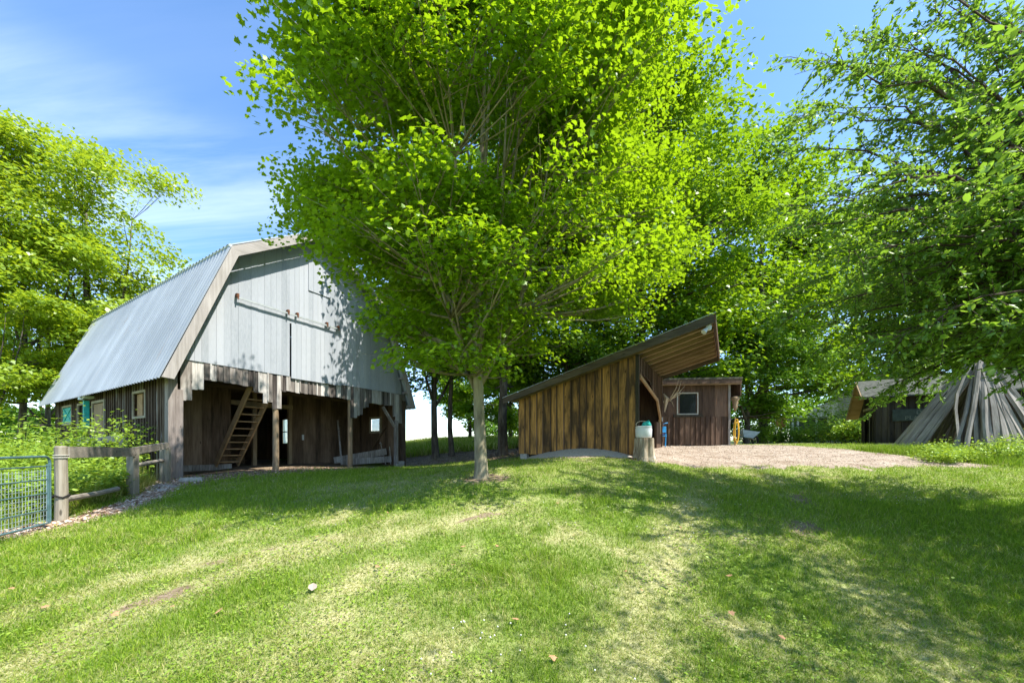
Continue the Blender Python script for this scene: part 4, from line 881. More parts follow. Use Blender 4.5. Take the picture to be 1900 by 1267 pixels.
def tree(name, label, cat, x, y, H, prof, tr, fork, nb, nleaf, ls, leaf, mat, bmat, seed, nl=6, flat=.45, bs=.6, group=None, z=None, twigs=0, keep=None, lean=(0, 0), inner=.35, upright=.8, trunk_n=10, lump=.32, big=None, lr=(.28, .55)):
    rg = np.random.default_rng(seed); random.seed(seed)
    z0 = gz(x, y) if z is None else z
    T = thing(name, (x, y, z0), 0, label, cat, group)
    hs2 = np.array([p[0] for p in prof]); rs = np.array([p[1] for p in prof])
    rfun = lambda h: np.interp(h, hs2, rs)
    # trunk
    mb = MB(); n = 9; pts = []; rr = []
    for i in range(n):
        t = i / (n - 1); h = t * H * .8
        pts.append((lean[0] * t + .10 * math.sin(t * 5 + seed) * (t > .1) * min(1, H / 14), lean[1] * t + .08 * math.sin(t * 4 + seed * 2) * (t > .1), h)); rr.append(tr * (1 - .86 * t ** .9))
    pts = [(0, 0, -.25), (0, 0, .0), (0, 0, .22)] + [p for p in pts if p[2] > .5]; rr = [tr * 1.5, tr * 1.28, tr * 1.04] + rr[len(rr) - len(pts) + 3:]
    mb.tube(pts, rr, trunk_n, jit=.03)
    def trunk_at(h):
        for (a, b), (ra, rb) in zip(zip(pts[:-1], pts[1:]), zip(rr[:-1], rr[1:])):
            if a[2] <= h <= b[2]: t = (h - a[2]) / (b[2] - a[2] + 1e-9); return (a[0] + (b[0] - a[0]) * t, a[1] + (b[1] - a[1]) * t, h), ra + (rb - ra) * t
        return pts[-1], rr[-1]
    # limbs
    limbs = []
    for i in range(nl):
        az = 2 * math.pi * (i * .618 + seed * .13); ha = fork + (H * .45 - fork) * (i / nl) ** 1.1
        he = min(H * .97, ha + H * rg.uniform(.32, .5)); re = rfun(he) * rg.uniform(*lr)
        a, ra = trunk_at(ha); e = (a[0] + re * math.cos(az), a[1] + re * math.sin(az), he)
        c = curve_pts(a, e, (math.cos(az) * re * .22, math.sin(az) * re * .22, -H * .03), 7); limbs.append((c, ra * .62))
        mb.tube(c, [ra * .6 * (1 - .85 * k / 6) for k in range(7)], 7, jit=.03)
    # nodes to attach to
    nodes = []; nrad = []
    for c, ra in limbs:
        for k in range(1, 7): nodes.append(c[k]); nrad.append(ra * (1 - .85 * k / 6))
    for p, r in zip(pts[3:], rr[3:]):
        if p[2] > fork: nodes.append(p); nrad.append(r)
    nodes = np.array(nodes); nrad = np.array(nrad)
    # boughs
    hh = []
    hgrid = np.linspace(hs2[0], hs2[-1], 200); wgt = rfun(hgrid) ** 1.25; wgt /= wgt.sum()
    hb = rg.choice(hgrid, nb, p=wgt) + rg.uniform(-.2, .2, nb); azb = rg.uniform(0, 2 * math.pi, nb)
    q = rg.uniform(inner ** 2, 1, nb) ** .5
    lum = 1 + lump * (np.array([mnoise.noise(Vector((math.cos(a) * 1.6 + seed, math.sin(a) * 1.6, h * .33))) for a, h in zip(azb, hb)])) * 1.6
    rb = rfun(hb) * q * lum
    Cc = np.c_[rb * np.cos(azb) + lean[0] * hb / H, rb * np.sin(azb) + lean[1] * hb / H, hb]
    if big:
        m_ = big[0]; Ct = Cc[:m_]; I0 = rg.integers(0, m_, nb - m_); sub = rg.normal(0, 1, (nb - m_, 3)); sub *= np.minimum(1, 1.7 / np.linalg.norm(sub, axis=1, keepdims=True))
        sub = sub * big[1] * np.array([1, 1, .42]) * rg.uniform(.7, 1.3, m_)[I0][:, None]; sub[:, 2] -= (sub[:, 0] ** 2 + sub[:, 1] ** 2) * .16 / big[1]
        Cc = np.concatenate([Ct, Ct[I0] + sub])
    if keep is not None: Cc = Cc[keep(Cc + np.array([x, y, z0]))]
    nb = len(Cc); outd = unit(np.c_[Cc[:, 0], Cc[:, 1], np.zeros(nb)] + 1e-3)
    tipsA = []
    for i in range(nb):
        d = np.linalg.norm(nodes - Cc[i], axis=1) + np.maximum(0, nodes[:, 2] - Cc[i, 2] + .3) * 2.5; j = int(np.argmin(d)); r0 = min(nrad[j] * .6, .012 + .012 * d[j])
        c = curve_pts(nodes[j], Cc[i] + outd[i] * bs * .3, (0, 0, -.05 * d[j]), 4); mb.tube(c, [r0, r0 * .8, r0 * .55, .006], 4, cap=False)
        for k in range(twigs):
            e = Cc[i] + rg.normal(0, 1, 3) * np.array([bs, bs, bs * flat]) * .9; mb.tube([c[2], tuple((np.array(c[2]) + e) / 2 + np.array([0, 0, .04])), tuple(e)], [.008, .006, .003], 3, cap=False)
    tr_o = mb.build('trunk', bmat, T, True)
    # leaves
    szb = rg.uniform(.6, 1.35, nb)
    cnt = rg.poisson(nleaf * szb ** 1.5); I = np.repeat(np.arange(nb), cnt); n = len(I)
    g_ = rg.normal(0, 1, (n, 3)); g_ = g_ * np.minimum(1, 1.9 / np.linalg.norm(g_, axis=1, keepdims=True))
    out = outd[I]; tang = np.c_[-out[:, 1], out[:, 0], np.zeros(n)]
    s = bs * szb[I][:, None]
    lay = np.round(g_[:, 2:3] * 1.6) / 1.6 * .75 + g_[:, 2:3] * .25      # leaves sit in flat layers
    pos = Cc[I] + out * g_[:, :1] * s * 1.15 + tang * g_[:, 1:2] * s * .9 + np.array([0, 0, 1.0]) * lay * s * flat - np.array([0, 0, 1.0]) * (g_[:, :1] ** 2 + g_[:, 1:2] ** 2) * s * .10
    up = unit(np.array([0, 0, 1.0]) * upright + out * .35 + rg.normal(0, .42, (n, 3)))
    ax = unit(out * .8 + rg.normal(0, .65, (n, 3)) - np.array([0, 0, .45]))
    ax = unit(ax - up * np.sum(ax * up, 1, keepdims=True) * .8)
    size = ls * rg.uniform(.65, 1.3, n)
    Tm, Tf = leaf
    scatter('crown', Tm, Tf, pos, ax, up, size, mat, T)
    return T

# main maple
tree('maple_tree', 'bright green maple with a pale trunk standing alone in the middle of the lawn', 'tree', -.67, 8.0, 13.0,
     [(2.0, 1.0), (2.6, 2.0), (3.6, 2.75), (4.8, 3.3), (5.8, 3.9), (7.3, 4.4), (9.2, 4.15), (10.8, 3.2), (12.2, 1.9), (13.2, .5)], .135, 1.75, 1260, 172, .078, (ML, MLf), M['maple'], M['bark_pale'], 3, nl=16, flat=.34, bs=.36, z=.93, twigs=2, inner=.26, trunk_n=16, lump=.30, big=(150, .62), upright=.95, lr=(.22, .48),
     keep=lambda C: (C[:, 1] > 5.2) & (C[:, 0] / C[:, 1] > -(.60 - .035 * np.maximum(0, C[:, 2] - 8.3))) & (C[:, 0] / C[:, 1] < .52 - .03 * np.maximum(0, C[:, 2] - 6)) & ((C[:, 2] > 4.7) | (C[:, 0] / C[:, 1] < .10)) & ((C[:, 2] > 6.2) | (C[:, 0] / C[:, 1] > -.46)) & ((C[:, 2] > 5.4) | (C[:, 0] / C[:, 1] > -.36)) & ((C[:, 2] > 4.0) | (C[:, 0] / C[:, 1] > -.32)) & (C[:, 2] > 3.05))
# big maples behind
def far(name, lab, px, d, H, R, low, seed, nb=240, nleaf=120, ls=.24, mat='maple2', tr=.28, bmat='bark', fork=None, leaf=None, **kw):
    x = (px - 950) / 682 * d; ls *= .76; nleaf *= 1.35
    pf_ = [(low, R * .45), (low + (H - low) * .15, R * .85), (low + (H - low) * .4, R), (low + (H - low) * .65, R * .88), (low + (H - low) * .85, R * .58), (H, R * .12)]
    return tree(name, lab, 'tree', x, d, H, pf_, tr, fork or low * .8, nb, nleaf, ls, leaf or (SL, SLf), M[mat], M[bmat], seed, nl=8, flat=.5, bs=R * .115, big=(int(nb * .16), R * .17), group=kw.pop('group', None), **kw)
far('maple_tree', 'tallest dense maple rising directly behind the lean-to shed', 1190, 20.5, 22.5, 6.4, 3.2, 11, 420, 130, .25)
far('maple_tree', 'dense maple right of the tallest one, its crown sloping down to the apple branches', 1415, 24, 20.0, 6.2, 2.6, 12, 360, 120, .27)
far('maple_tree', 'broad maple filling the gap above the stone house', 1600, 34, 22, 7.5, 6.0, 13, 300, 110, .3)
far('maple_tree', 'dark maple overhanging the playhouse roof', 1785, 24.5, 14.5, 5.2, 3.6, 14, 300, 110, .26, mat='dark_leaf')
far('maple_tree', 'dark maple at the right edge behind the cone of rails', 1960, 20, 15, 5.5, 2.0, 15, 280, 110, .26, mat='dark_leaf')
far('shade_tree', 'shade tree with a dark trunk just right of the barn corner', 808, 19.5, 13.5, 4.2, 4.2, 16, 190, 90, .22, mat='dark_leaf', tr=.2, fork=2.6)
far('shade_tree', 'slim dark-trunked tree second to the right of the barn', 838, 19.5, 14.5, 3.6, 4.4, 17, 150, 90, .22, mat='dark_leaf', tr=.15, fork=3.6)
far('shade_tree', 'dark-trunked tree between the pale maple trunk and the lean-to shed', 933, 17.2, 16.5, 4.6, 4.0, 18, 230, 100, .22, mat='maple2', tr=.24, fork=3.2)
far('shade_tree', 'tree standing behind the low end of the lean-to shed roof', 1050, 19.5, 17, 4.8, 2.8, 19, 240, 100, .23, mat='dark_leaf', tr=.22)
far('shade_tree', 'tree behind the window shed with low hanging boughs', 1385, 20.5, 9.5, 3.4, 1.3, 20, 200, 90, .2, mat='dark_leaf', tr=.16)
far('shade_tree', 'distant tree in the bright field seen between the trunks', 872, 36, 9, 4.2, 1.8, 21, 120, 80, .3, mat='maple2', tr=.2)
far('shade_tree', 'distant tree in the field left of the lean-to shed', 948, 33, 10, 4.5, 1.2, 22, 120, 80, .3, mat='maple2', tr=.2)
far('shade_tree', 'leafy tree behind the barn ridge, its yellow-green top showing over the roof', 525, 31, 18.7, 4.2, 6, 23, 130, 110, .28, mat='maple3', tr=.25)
# left pair and neighbours
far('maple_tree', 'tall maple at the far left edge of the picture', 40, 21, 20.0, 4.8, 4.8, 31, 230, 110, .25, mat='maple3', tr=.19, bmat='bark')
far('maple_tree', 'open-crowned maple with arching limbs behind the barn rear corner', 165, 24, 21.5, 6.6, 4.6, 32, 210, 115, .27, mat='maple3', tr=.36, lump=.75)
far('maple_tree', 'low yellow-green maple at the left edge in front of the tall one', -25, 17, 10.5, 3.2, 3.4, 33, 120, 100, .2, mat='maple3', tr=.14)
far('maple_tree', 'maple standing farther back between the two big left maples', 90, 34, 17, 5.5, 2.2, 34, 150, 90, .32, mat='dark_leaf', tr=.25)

# ---------------------------------------------------------------- plum tree on the right
def plum():
    rg = np.random.default_rng(9)
    T = thing('plum_tree', (8.6, 4.6, gz(8.6, 4.6)), 0, 'spreading fruit tree reaching in from the right with drooping branches and small green plums', 'tree')
    bz_ = gz(8.6, 4.6); org = np.array([8.6, 4.6, bz_])
    mb = MB(); mb.tube([(0, 0, -.2), (0, 0, 0), (.05, 0, .6), (-.1, .05, 1.4), (-.15, .1, 2.2)], [.3, .24, .2, .19, .17], 10, jit=.04)
    hub = np.array([-.15, .1, 2.2])
    LP = []; LA = []; LU = []; fr = []
    ends = []
    for i in range(190):
        if i < 118:      # boughs that reach towards the lawn, seen in front of the sky
            px = 1432 + 595 * rg.random() ** .9; lo_ = (745 - 50 * abs(rg.normal())) if 1540 < px < 1640 else (690 - 30 * abs(rg.normal()) if px > 1640 else 640)
            top_ = np.interp(px, [1440, 1500, 1600, 1700, 1900, 2050], [200, 90, -60, -160, -350, -400])
            py = top_ + (lo_ - top_) * rg.random(); d = rg.uniform(4.6, 8.4)
            e = np.array(P(px, py, d)) - org
        else:
            a = rg.uniform(0, 6.28); R = rg.uniform(1.2, 4.6); e = np.array([R * math.cos(a), R * math.sin(a) * .95, rg.uniform(2.2, 6.5)])
            if e[0] + org[0] < .62 * (e[1] + org[1]) + 1.6 : e[0] = abs(e[0])
        ends.append(e)
    for e in ends:
        v = e - hub; Lh = np.linalg.norm(v[:2])
        n = 12; pts = []
        bow = .22 * Lh + .1 * max(0, v[2])
        sidev = rg.normal(0, .25)
        for k in range(n):
            t = k / (n - 1); p = hub + v * t + np.array([0, 0, bow * math.sin(math.pi * t ** .8)]) + np.array([-v[1], v[0], 0]) * sidev * .12 * math.sin(math.pi * t)
            if k > 0: p = p + rg.normal(0, .05, 3)
            pts.append(p)
        r0 = .016 + .008 * Lh
        mb.tube([tuple(p) for p in pts], [max(.004, r0 * (1 - t / (n - 1)) ** 1.1) for t in range(n)], 5, cap=False)
        # twigs along outer part
        ntw = int(24 + 4 * Lh)
        for q_ in range(ntw):
            t = rg.uniform(.28, 1.0); k = min(n - 2, int(t * (n - 1))); f_ = t * (n - 1) - k; p = pts[k] * (1 - f_) + pts[k + 1] * f_
            dr_ = (pts[k + 1] - pts[k]); dr_ = dr_ / (np.linalg.norm(dr_) + 1e-6)
            tw_ = dr_ * .75 + rg.normal(0, .5, 3) + np.array([0, 0, -.12]); tw_ /= np.linalg.norm(tw_); tl = rg.uniform(.25, .62)
            q1 = p + tw_ * tl * .5 + np.array([0, 0, .02]); q2 = p + tw_ * tl + np.array([0, 0, -.06 * tl])
            mb.tube([tuple(p), tuple(q1), tuple(q2)], [.006, .004, .002], 3, cap=False)
            nlv = int(tl * 50)
            ts = rg.uniform(.1, 1.05, nlv)
            pp = p + (q2 - p)[None] * ts[:, None] + rg.normal(0, .012, (nlv, 3))
            sidea = rg.normal(0, 1, (nlv, 3)); LP.append(pp); LA.append(tw_[None] * .8 + sidea * .6 + np.array([[0, 0, -.15]])); LU.append(np.array([[0, 0, .8]]) + rg.normal(0, .5, (nlv, 3)))
            if rg.random() < .10: fr.append(q1 - np.array([0, 0, .035]))
    br = mb.build('trunk', M['bark_red'], T, True)
    LP = np.concatenate(LP); LA = unit(np.concatenate(LA)); LU = unit(np.concatenate(LU)); LA = unit(LA - LU * np.sum(LA * LU, 1, keepdims=True) * .6)
    scatter('crown', DL, DLf, LP, LA, LU, rg.uniform(.05, .092, len(LP)), M['plum'], T, wid=rg.uniform(.05, .08, len(LP)) * .95)
    fr = [f for f in fr]; fm = plain('unripe_plum', (.16, .26, .05), .4, var=.2)
    mb = MB()
    for f in fr[:260]:
        mb.lathe(f, [(0, -.026), (.014, -.022), (.021, 0), (.015, .02), (0, .025)], 6)
    o = mb.build('fruit', fm, T, True); o['kind'] = 'stuff'
    print('plum leaves', len(LP))
plum()
tree('fruit_tree', 'fruit tree just outside the right edge of the picture, shading the near lawn', 'tree', 7.9, 1.0, 7.8, [(2.4, 1.8), (3.4, 3.6), (5, 4.1), (6.6, 3.2), (7.8, .8)], .16, 1.5, 230, 120, .09, (DL, DLf), M['plum'], M['bark_red'], 51, nl=8, flat=.5, bs=.55, keep=lambda C: C[:, 0] > 1.45 * C[:, 1] + .9)

# ---------------------------------------------------------------- shrubs, weeds
def shrub(name, lab, x, y, r, h, n, ls, mat, seed, stems=10, group=None, leaf=(DL, DLf), cat='shrub', flop=.0):
    rg = np.random.default_rng(seed); z = gz(x, y); T = thing(name, (x, y, z), 0, lab, cat, group); mb = MB(); LP = []; LA = []; LU = []
    for i in range(stems):
        a = rg.uniform(0, 6.28); rr = r * rg.random() ** .5; hh = h * rg.uniform(.6, 1.1) * (1 - .35 * (rr / r) ** 2); b0 = np.array([rr * .55 * math.cos(a), rr * .55 * math.sin(a), 0]); e = np.array([rr * math.cos(a), rr * math.sin(a), hh])
        c = curve_pts(b0, e, (0, 0, .08 * h), 5); mb.tube(c, [.014, .011, .008, .005, .003], 4, cap=False)
        m_ = max(3, int(n / stems)); t = rg.uniform(.12, 1.05, m_) ** .8; p = b0 + (e - b0) * t[:, None] + rg.normal(0, .14 * r + .04, (m_, 3)) * np.array([1, 1, .5]); LP.append(p)
        o_ = unit(np.c_[np.cos(rg.uniform(0, 6.28, m_)), np.sin(rg.uniform(0, 6.28, m_)), rg.normal(-.05, .35, m_)]); LA.append(o_); LU.append(unit(np.array([[0, 0, .9]]) + rg.normal(0, .35, (m_, 3))))
    mb.build('stems', M['weed'] if cat != 'shrub' else M['bark'], T)
    LP = np.concatenate(LP); LP[:, 2] = np.maximum(LP[:, 2], .03); LA = np.concatenate(LA); LU = np.concatenate(LU)
    scatter('foliage', leaf[0], leaf[1], LP, LA, LU, ls * rg.uniform(.6, 1.3, len(LP)), M[mat], T); return T
k = 0
for px, d, r, h, m_, lab in ((1430, 25, 1.5, 2.2, 'dark_leaf', 'shrub left of the clay urn'), (1405, 22, 1.2, 1.3, 'plum', 'low shrub right of the wheelbarrow'), (1500, 27, 1.6, 2.0, 'weed', 'rounded shrub in front of the house porch'), (1530, 24, 1.6, 1.9, 'plum', 'leafy shrub below the stone wall of the house'),
                             (1560, 21.5, 1.5, 1.6, 'weed', 'yellow-green shrub left of the playhouse'), (1590, 20.5, 1.3, 1.5, 'plum', 'green shrub touching the playhouse left corner'), (1575, 25, 1.5, 3.4, 'weed', 'tall bright shrub beyond the playhouse roof'), (1470, 23, 1.4, .9, 'plum', 'low spreading shrub at the far end of the gravel')):
    k += 1; shrub('shrub', lab, (px - 950) / 682 * d, d, r, h, 2600, .13, m_, 60 + k, 16)
rgw = np.random.default_rng(77)
# tall weeds left, behind fence and gate
wl = [('tall leafy weed clump nearest the gate, behind its wire mesh', -9.6, 6.0, .9, 1.25), ('leafy weed clump between gate and fence post', -8.7, 6.9, .7, .95), ('weed clump behind the first fence panel', -9.3, 8.0, .6, .85), ('weed clump in the middle behind the fence', -9.9, 8.9, .55, .9),
      ('yellow-flowering bush rising against the barn side wall', -11.3, 9.9, 1.1, 2.0), ('broad weed clump behind the gate', -11.0, 7.6, 1.2, 1.6), ('large weed clump left of the flowering bush', -12.6, 9.2, 1.3, 1.9), ('weed clump at the picture edge behind the gate', -12.2, 7.2, 1.2, 1.7),
      ('tall weeds at the left edge by the tree trunk', -15.5, 10.5, 1.6, 1.9), ('weeds growing along the rear part of the barn wall', -14.5, 12.2, 1.4, 1.6), ('weeds far left below the tall maple', -19, 13.5, 2.0, 2.2), ('weeds behind the barn rear corner', -19.5, 17, 2.0, 2.0), ('low weeds inside the gate', -9.0, 4.6, .8, .7)]
for i, (lab, x, y, r, h) in enumerate(wl):
    shrub('weed_clump', lab, x, y, r, h, int(2600 * r), .085 + .01 * r, 'weed', 100 + i, int(26 * r), cat='weeds')
for i in range(9):
    x = 13.0 + i * .75 + rgw.uniform(-.2, .2); y = 11.2 + (i % 3) * .45 + .05 * i
    shrub('weed_clump', ['weed clump at the left tip of the bank before the rails', 'second weed clump along the bank', 'weed clump under the crooked rail', 'weed clump low in the middle of the bank', 'weed clump below the right rails', 'taller weed clump below the right rails', 'weed clump near the right edge of the bank', 'weed clump at the right edge of the picture', 'weed clump just past the right edge'][i], x, y, .62, .42 + .07 * i, 1300, .07, 'weed', 140 + i, 22, cat='weeds')

def hedge(name, lab, x0, x1, y, h, n, seed):
    rg = np.random.default_rng(seed); x = rg.uniform(x0, x1, n); yy = y + rg.normal(0, 2.5, n); top = h * (.45 + .75 * fbm(x, yy, .12, seed))
    z = gz_np(x, yy) + top * rg.random(n) ** .8; o = scatter(name, SL, SLf, np.c_[x, yy, z], rg.normal(0, 1, (n, 3)), unit(rg.normal(0, .5, (n, 3)) + np.array([0, -.3, .8])), rg.uniform(.3, .6, n), M['dark_leaf']); tag(o, lab, 'woods', kind='stuff')
hedge('far_woods', 'distant woods behind the weeds at the left edge', -95, -42, 52, 7, 16000, 3)
hedge('far_woods', 'distant woods beyond the stone house', 25, 110, 62, 9, 20000, 4)
hedge('far_woods', 'low distant tree line beyond the field between the buildings', -6, 26, 62, 5, 9000, 5)
# ---------------------------------------------------------------- grass
def blades(name, x, y, hgt, wid, lean_, attrs, mat, lab, zoff=0.0):
    n = len(x); rg = np.random.default_rng(5)
    z = gz_np(x, y) + (fbm(x, y, 1.3, 5.) - .5) * .05 + (fbm(x, y, 4.5, 6.) - .5) * .022 - .004 + zoff
    a = rg.uniform(0, 6.283, n); b = rg.uniform(0, 6.283, n)
    T5 = np.array([[-.5, 0], [.5, 0], [.38, .5], [-.38, .5], [0, 1.0]])
    V = np.empty((n, 5, 3), np.float32); dx, dy = np.cos(a), np.sin(a); lx, ly = np.cos(b) * lean_, np.sin(b) * lean_
    for k, (u, t) in enumerate(T5):
        V[:, k, 0] = x + dx * u * wid + lx * hgt * t * t; V[:, k, 1] = y + dy * u * wid + ly * hgt * t * t
        V[:, k, 2] = z + hgt * t * (1 - .35 * np.clip(lean_, 0, 1.4) * t)
    ff_ = np.array([0, 1, 2, 3, 3, 2, 4]); FF = (ff_[None] + (np.arange(n) * 5)[:, None]).ravel(); SZ = np.tile([4, 3], n)
    o = npmesh(name, V.reshape(-1, 3), FF, SZ, mat, None, {k2: np.repeat(v, 5) for k2, v in attrs.items()})
    tag(o, lab, 'grass', kind='stuff'); return o
def grassm():
    m = NT('grass_blades'); D = m.attr('dry'); isl = m.island(); n = m.noise(m.coord((.7, .7, .7)), 1, 3)
    g1 = m.ramp(m.math('ADD', m.math('MULTIPLY', isl, .7), m.math('MULTIPLY', n, .4)), [(.15, (.05, .13, .006)), (.5, (.145, .26, .012)), (.9, (.32, .43, .04))])
    st = m.ramp(m.math('FRACT', m.math('MULTIPLY', isl, 3.7)), [(0.0, (.13, .12, .035)), (.5, (.31, .31, .08)), (1.0, (.56, .52, .22))])
    f = m.ramp(m.math('ADD', D, m.math('MULTIPLY', m.math('SUBTRACT', m.math('FRACT', m.math('MULTIPLY', isl, 7.31)), .5), 1.05)), [(.35, 0.0), (.65, 1.0)])
    c = m.mix(f, g1, st)
    d = m.new('ShaderNodeBsdfDiffuse'); m.lk(c, d.inputs[0]); t = m.new('ShaderNodeBsdfTranslucent'); m.lk(m.mix(.5, c, (.35, .55, .03)), t.inputs[0])
    x = m.new('ShaderNodeMixShader'); x.inputs[0].default_value = .35; m.lk(d.outputs[0], x.inputs[1]); m.lk(t.outputs[0], x.inputs[2])
    gl = m.new('ShaderNodeBsdfGlossy'); gl.inputs['Roughness'].default_value = .5; x2 = m.new('ShaderNodeMixShader'); x2.inputs[0].default_value = .012; m.lk(x.outputs[0], x2.inputs[1]); m.lk(gl.outputs[0], x2.inputs[2])
    m.lk(x2.outputs[0], m.out.inputs[0]); return m.m
GM = grassm(); rg = np.random.default_rng(21)
def in_building(x, y):
    u = (x - B0[0]) * BU[0] + (y - B0[1]) * BU[1]; v = (x - B0[0]) * BV[0] + (y - B0[1]) * BV[1]
    b = (u > .2) & (u < 9.4) & (v > -.02) & (v < 13)
    sx = (x - S0[0]) * .861 - (y - S0[1]) * .508; sy = (x - S0[0]) * .508 + (y - S0[1]) * .861
    return b | ((sx > -4.3) & (sx < .1) & (sy > -.5) & (sy < 4.7))
NB = 480000
d = 2.0 * (17.0 / 2.0) ** rg.random(NB); x = rg.uniform(-1, 1, NB) * (1.48 * d + .3); y = d
NX = 70000; x = np.r_[x, rg.uniform(0, 5, NX) * rg.choice([-1, 1, 1], NX)]; y = np.r_[y, rg.uniform(.5, 9, NX)]; x[NB:] += np.sign(x[NB:]) * (1.48 * y[NB:] + .3); NB += NX
dr_, di_, gr_, li_ = zones(x, y); r_ = rg.random(NB)
cl = fbm(x, y, 2.3, 8.); ok = (r_ > di_ * .9) & (r_ > gr_ * 1.03) & (r_ > li_ * 1.05) & (r_ > dr_ * .30) & ~in_building(x, y)
ok &= ~((x < -1.33 * y + .9) & (x < -7.4))
x, y, dr_, cl = x[ok], y[ok], dr_[ok], cl[ok]; n = len(x)
hgt = (.024 + .05 * cl + .045 * rg.random(n) ** 3) * (1 - .45 * dr_) * np.where((x < -4.5) | (x > 3.5), 1.25, 1.0) * np.clip((y / 3) ** .25, 1, 1.4)
# a few taller tufts
tf = sst(.70, .80, fbm(x, y, 1.7, 12.)); hgt = hgt * (1 + tf * .9)
wid = .0042 * np.clip(y / 2.6, .8, 6) ** .72 * rg.uniform(.7, 1.4, n)
blades('lawn_grass', x, y, hgt, wid, np.abs(rg.normal(.45, .35, n)) + dr_ * .8, {'dry': dr_}, GM, 'mown lawn grass, green with straw-coloured patches and wheel tracks')
# clover and broad leaves
NC = 26000
d = 2.1 * (13.0 / 2.1) ** rg.random(NC); x = rg.uniform(-1.5, 1.5, NC) * d; y = d
dr_, di_, gr_, li_ = zones(x, y); cl = fbm(x, y, 1.1, 31.); ok = (cl > .53) & (di_ < .3) & (gr_ < .3) & (li_ < .2) & ~in_building(x, y) & ~((x < -1.33 * y + .9) & (x < -7.4)); x, y = x[ok], y[ok]; n = len(x)
z = gz_np(x, y) + rg.uniform(.025, .055, n); a = rg.uniform(0, 6.28, n)
scatter('clover', DL, DLf, np.c_[x, y, z], np.c_[np.cos(a), np.sin(a), rg.normal(.05, .2, n)], unit(np.c_[rg.normal(0, .3, (n, 2)), np.ones(n)]), rg.uniform(.012, .03, n) * np.clip(y / 3, 1, 2.2), M['weed'], None, wid=rg.uniform(.02, .035, n) * np.clip(y / 3, 1, 2.2))
tag(bpy.data.objects['clover'], 'clover and other small broad leaves low in the lawn', 'clover', kind='stuff')
# white clover flowers
cen = [gp(590, 960), gp(1000, 1210), gp(1060, 960), gp(1550, 905), gp(870, 1200), gp(1250, 1000), gp(1700, 930), gp(1330, 940)]
xs, ys = [], []
for c in cen:
    m_ = 14; s_ = .10 + .05 * c[1]; xs += list(c[0] + rg.normal(0, s_ * 1.4, m_)); ys += list(c[1] + rg.normal(0, s_, m_))
xs = np.array(xs); ys = np.array(ys); zs = gz_np(xs, ys) + .06
mb = MB()
for a_, b_, c_2 in zip(xs, ys, zs): mb.lathe((a_, b_, c_2 - .015), [(0, -.006), (.006, -.004), (.007, .002), (.004, .006), (0, .007)], 6)
tag(mb.build('clover_flowers', plain('clover_white', (.62, .60, .52), .8), None, True), 'scattered tiny white clover flower heads in the lawn', 'flowers', kind='stuff')
# taller rough grass: field behind, bank, edge of the weeds
def rough(name, n, xr, yr, hh, lab, cond=None, dry=.15, w=.012):
    x = rg.uniform(*xr, n); y = rg.uniform(*yr, n)
    if cond is not None: k_ = cond(x, y); x, y = x[k_], y[k_]
    k_ = ~in_building(x, y); x, y = x[k_], y[k_]; n = len(x)
    blades(name, x, y, hh * rg.uniform(.5, 1.3, n), w * rg.uniform(.6, 1.5, n), np.abs(rg.normal(.4, .3, n)), {'dry': np.clip(rg.normal(dry, .15, n), 0, 1)}, GM, lab)
rough('field_grass', 42000, (-9, 4), (20.5, 40), .5, 'tall field grass, coloured as if sunlit, beyond the dark trunks', lambda x, y: x > -9 + (y - 20) * -.3, w=.035, dry=.5)  # dry raised to lighten the blades, putting missing sunlight into their colour
rough('bank_grass', 26000, (12.6, 20), (9.8, 14), .3, 'long grass on the bank in front of the leaning rails', lambda x, y: (x + (y - 12) * .35 > 13.6) & (y > 10.3), w=.012)
rough('verge_grass', 22000, (-14, -7.4), (3.4, 10.3), .55, 'long grass mixed with weeds behind gate and fence', lambda x, y: (x < np.interp(y, [3, 5, 6.3, 8.6, 10.3], [-8.4, -7.95, -7.95, -9.05, -10.0])), dry=.35, w=.01)
rough('fence_straw', 5000, (-9.8, -8.0), (6.6, 9.9), .38, 'dry straw-coloured stalks under the fence rails', lambda x, y: (x < np.interp(y, [6.3, 8.6, 10.3], [-7.9, -8.9, -9.7])) & (x > np.interp(y, [6.3, 8.6, 10.3], [-8.5, -9.5, -10.2])), dry=.95, w=.008)
# litter of dead leaves and chips along the fence and barn front
def chips(name, n, samp, sz_, mat, lab, lift=.012):
    x, y = samp(n); n = len(x); z = gz_np(x, y) + (fbm(x, y, 1.3, 5.) - .5) * .05 + (fbm(x, y, 4.5, 6.) - .5) * .022 + lift; a = rg.uniform(0, 6.28, n)
    o = scatter(name, DL, DLf, np.c_[x, y, z], np.c_[np.cos(a), np.sin(a), rg.normal(0, .25, n)], unit(np.c_[rg.normal(0, .45, (n, 2)), np.ones(n)]), rg.uniform(.5, 1.4, n) * sz_, mat); tag(o, lab, 'litter', kind='stuff')
def litm(name, stops):
    m = NT(name); c = m.ramp(m.island(), stops); m.bsdf(c, .85, .2); return m.m
def s_lit(n):
    t = rg.random(n); P_ = np.array(litter_line); s_ = t * (len(P_) - 1); i = np.minimum(s_.astype(int), len(P_) - 2); f_ = (s_ - i)[:, None]; p = P_[i] * (1 - f_) + P_[i + 1] * f_
    p = p + rg.normal(0, .22, (n, 2)) + np.array([-.08, 0]); return p[:, 0], p[:, 1]
chips('leaf_litter', 5200, s_lit, .06, litm('dead_leaves', [(0, (.20, .11, .06)), (.4, (.42, .29, .19)), (.75, (.62, .50, .40)), (1, (.72, .64, .55))]), 'strip of pale brown dead leaves along gate and fence')
def s_front(n):
    u = rg.uniform(.3, 8.8, n); v = rg.normal(-.5, .7, n); k_ = v < 3.3; u, v = u[k_], v[k_]; return B0[0] + BU[0] * u + BV[0] * v, B0[1] + BU[1] * u + BV[1] * v
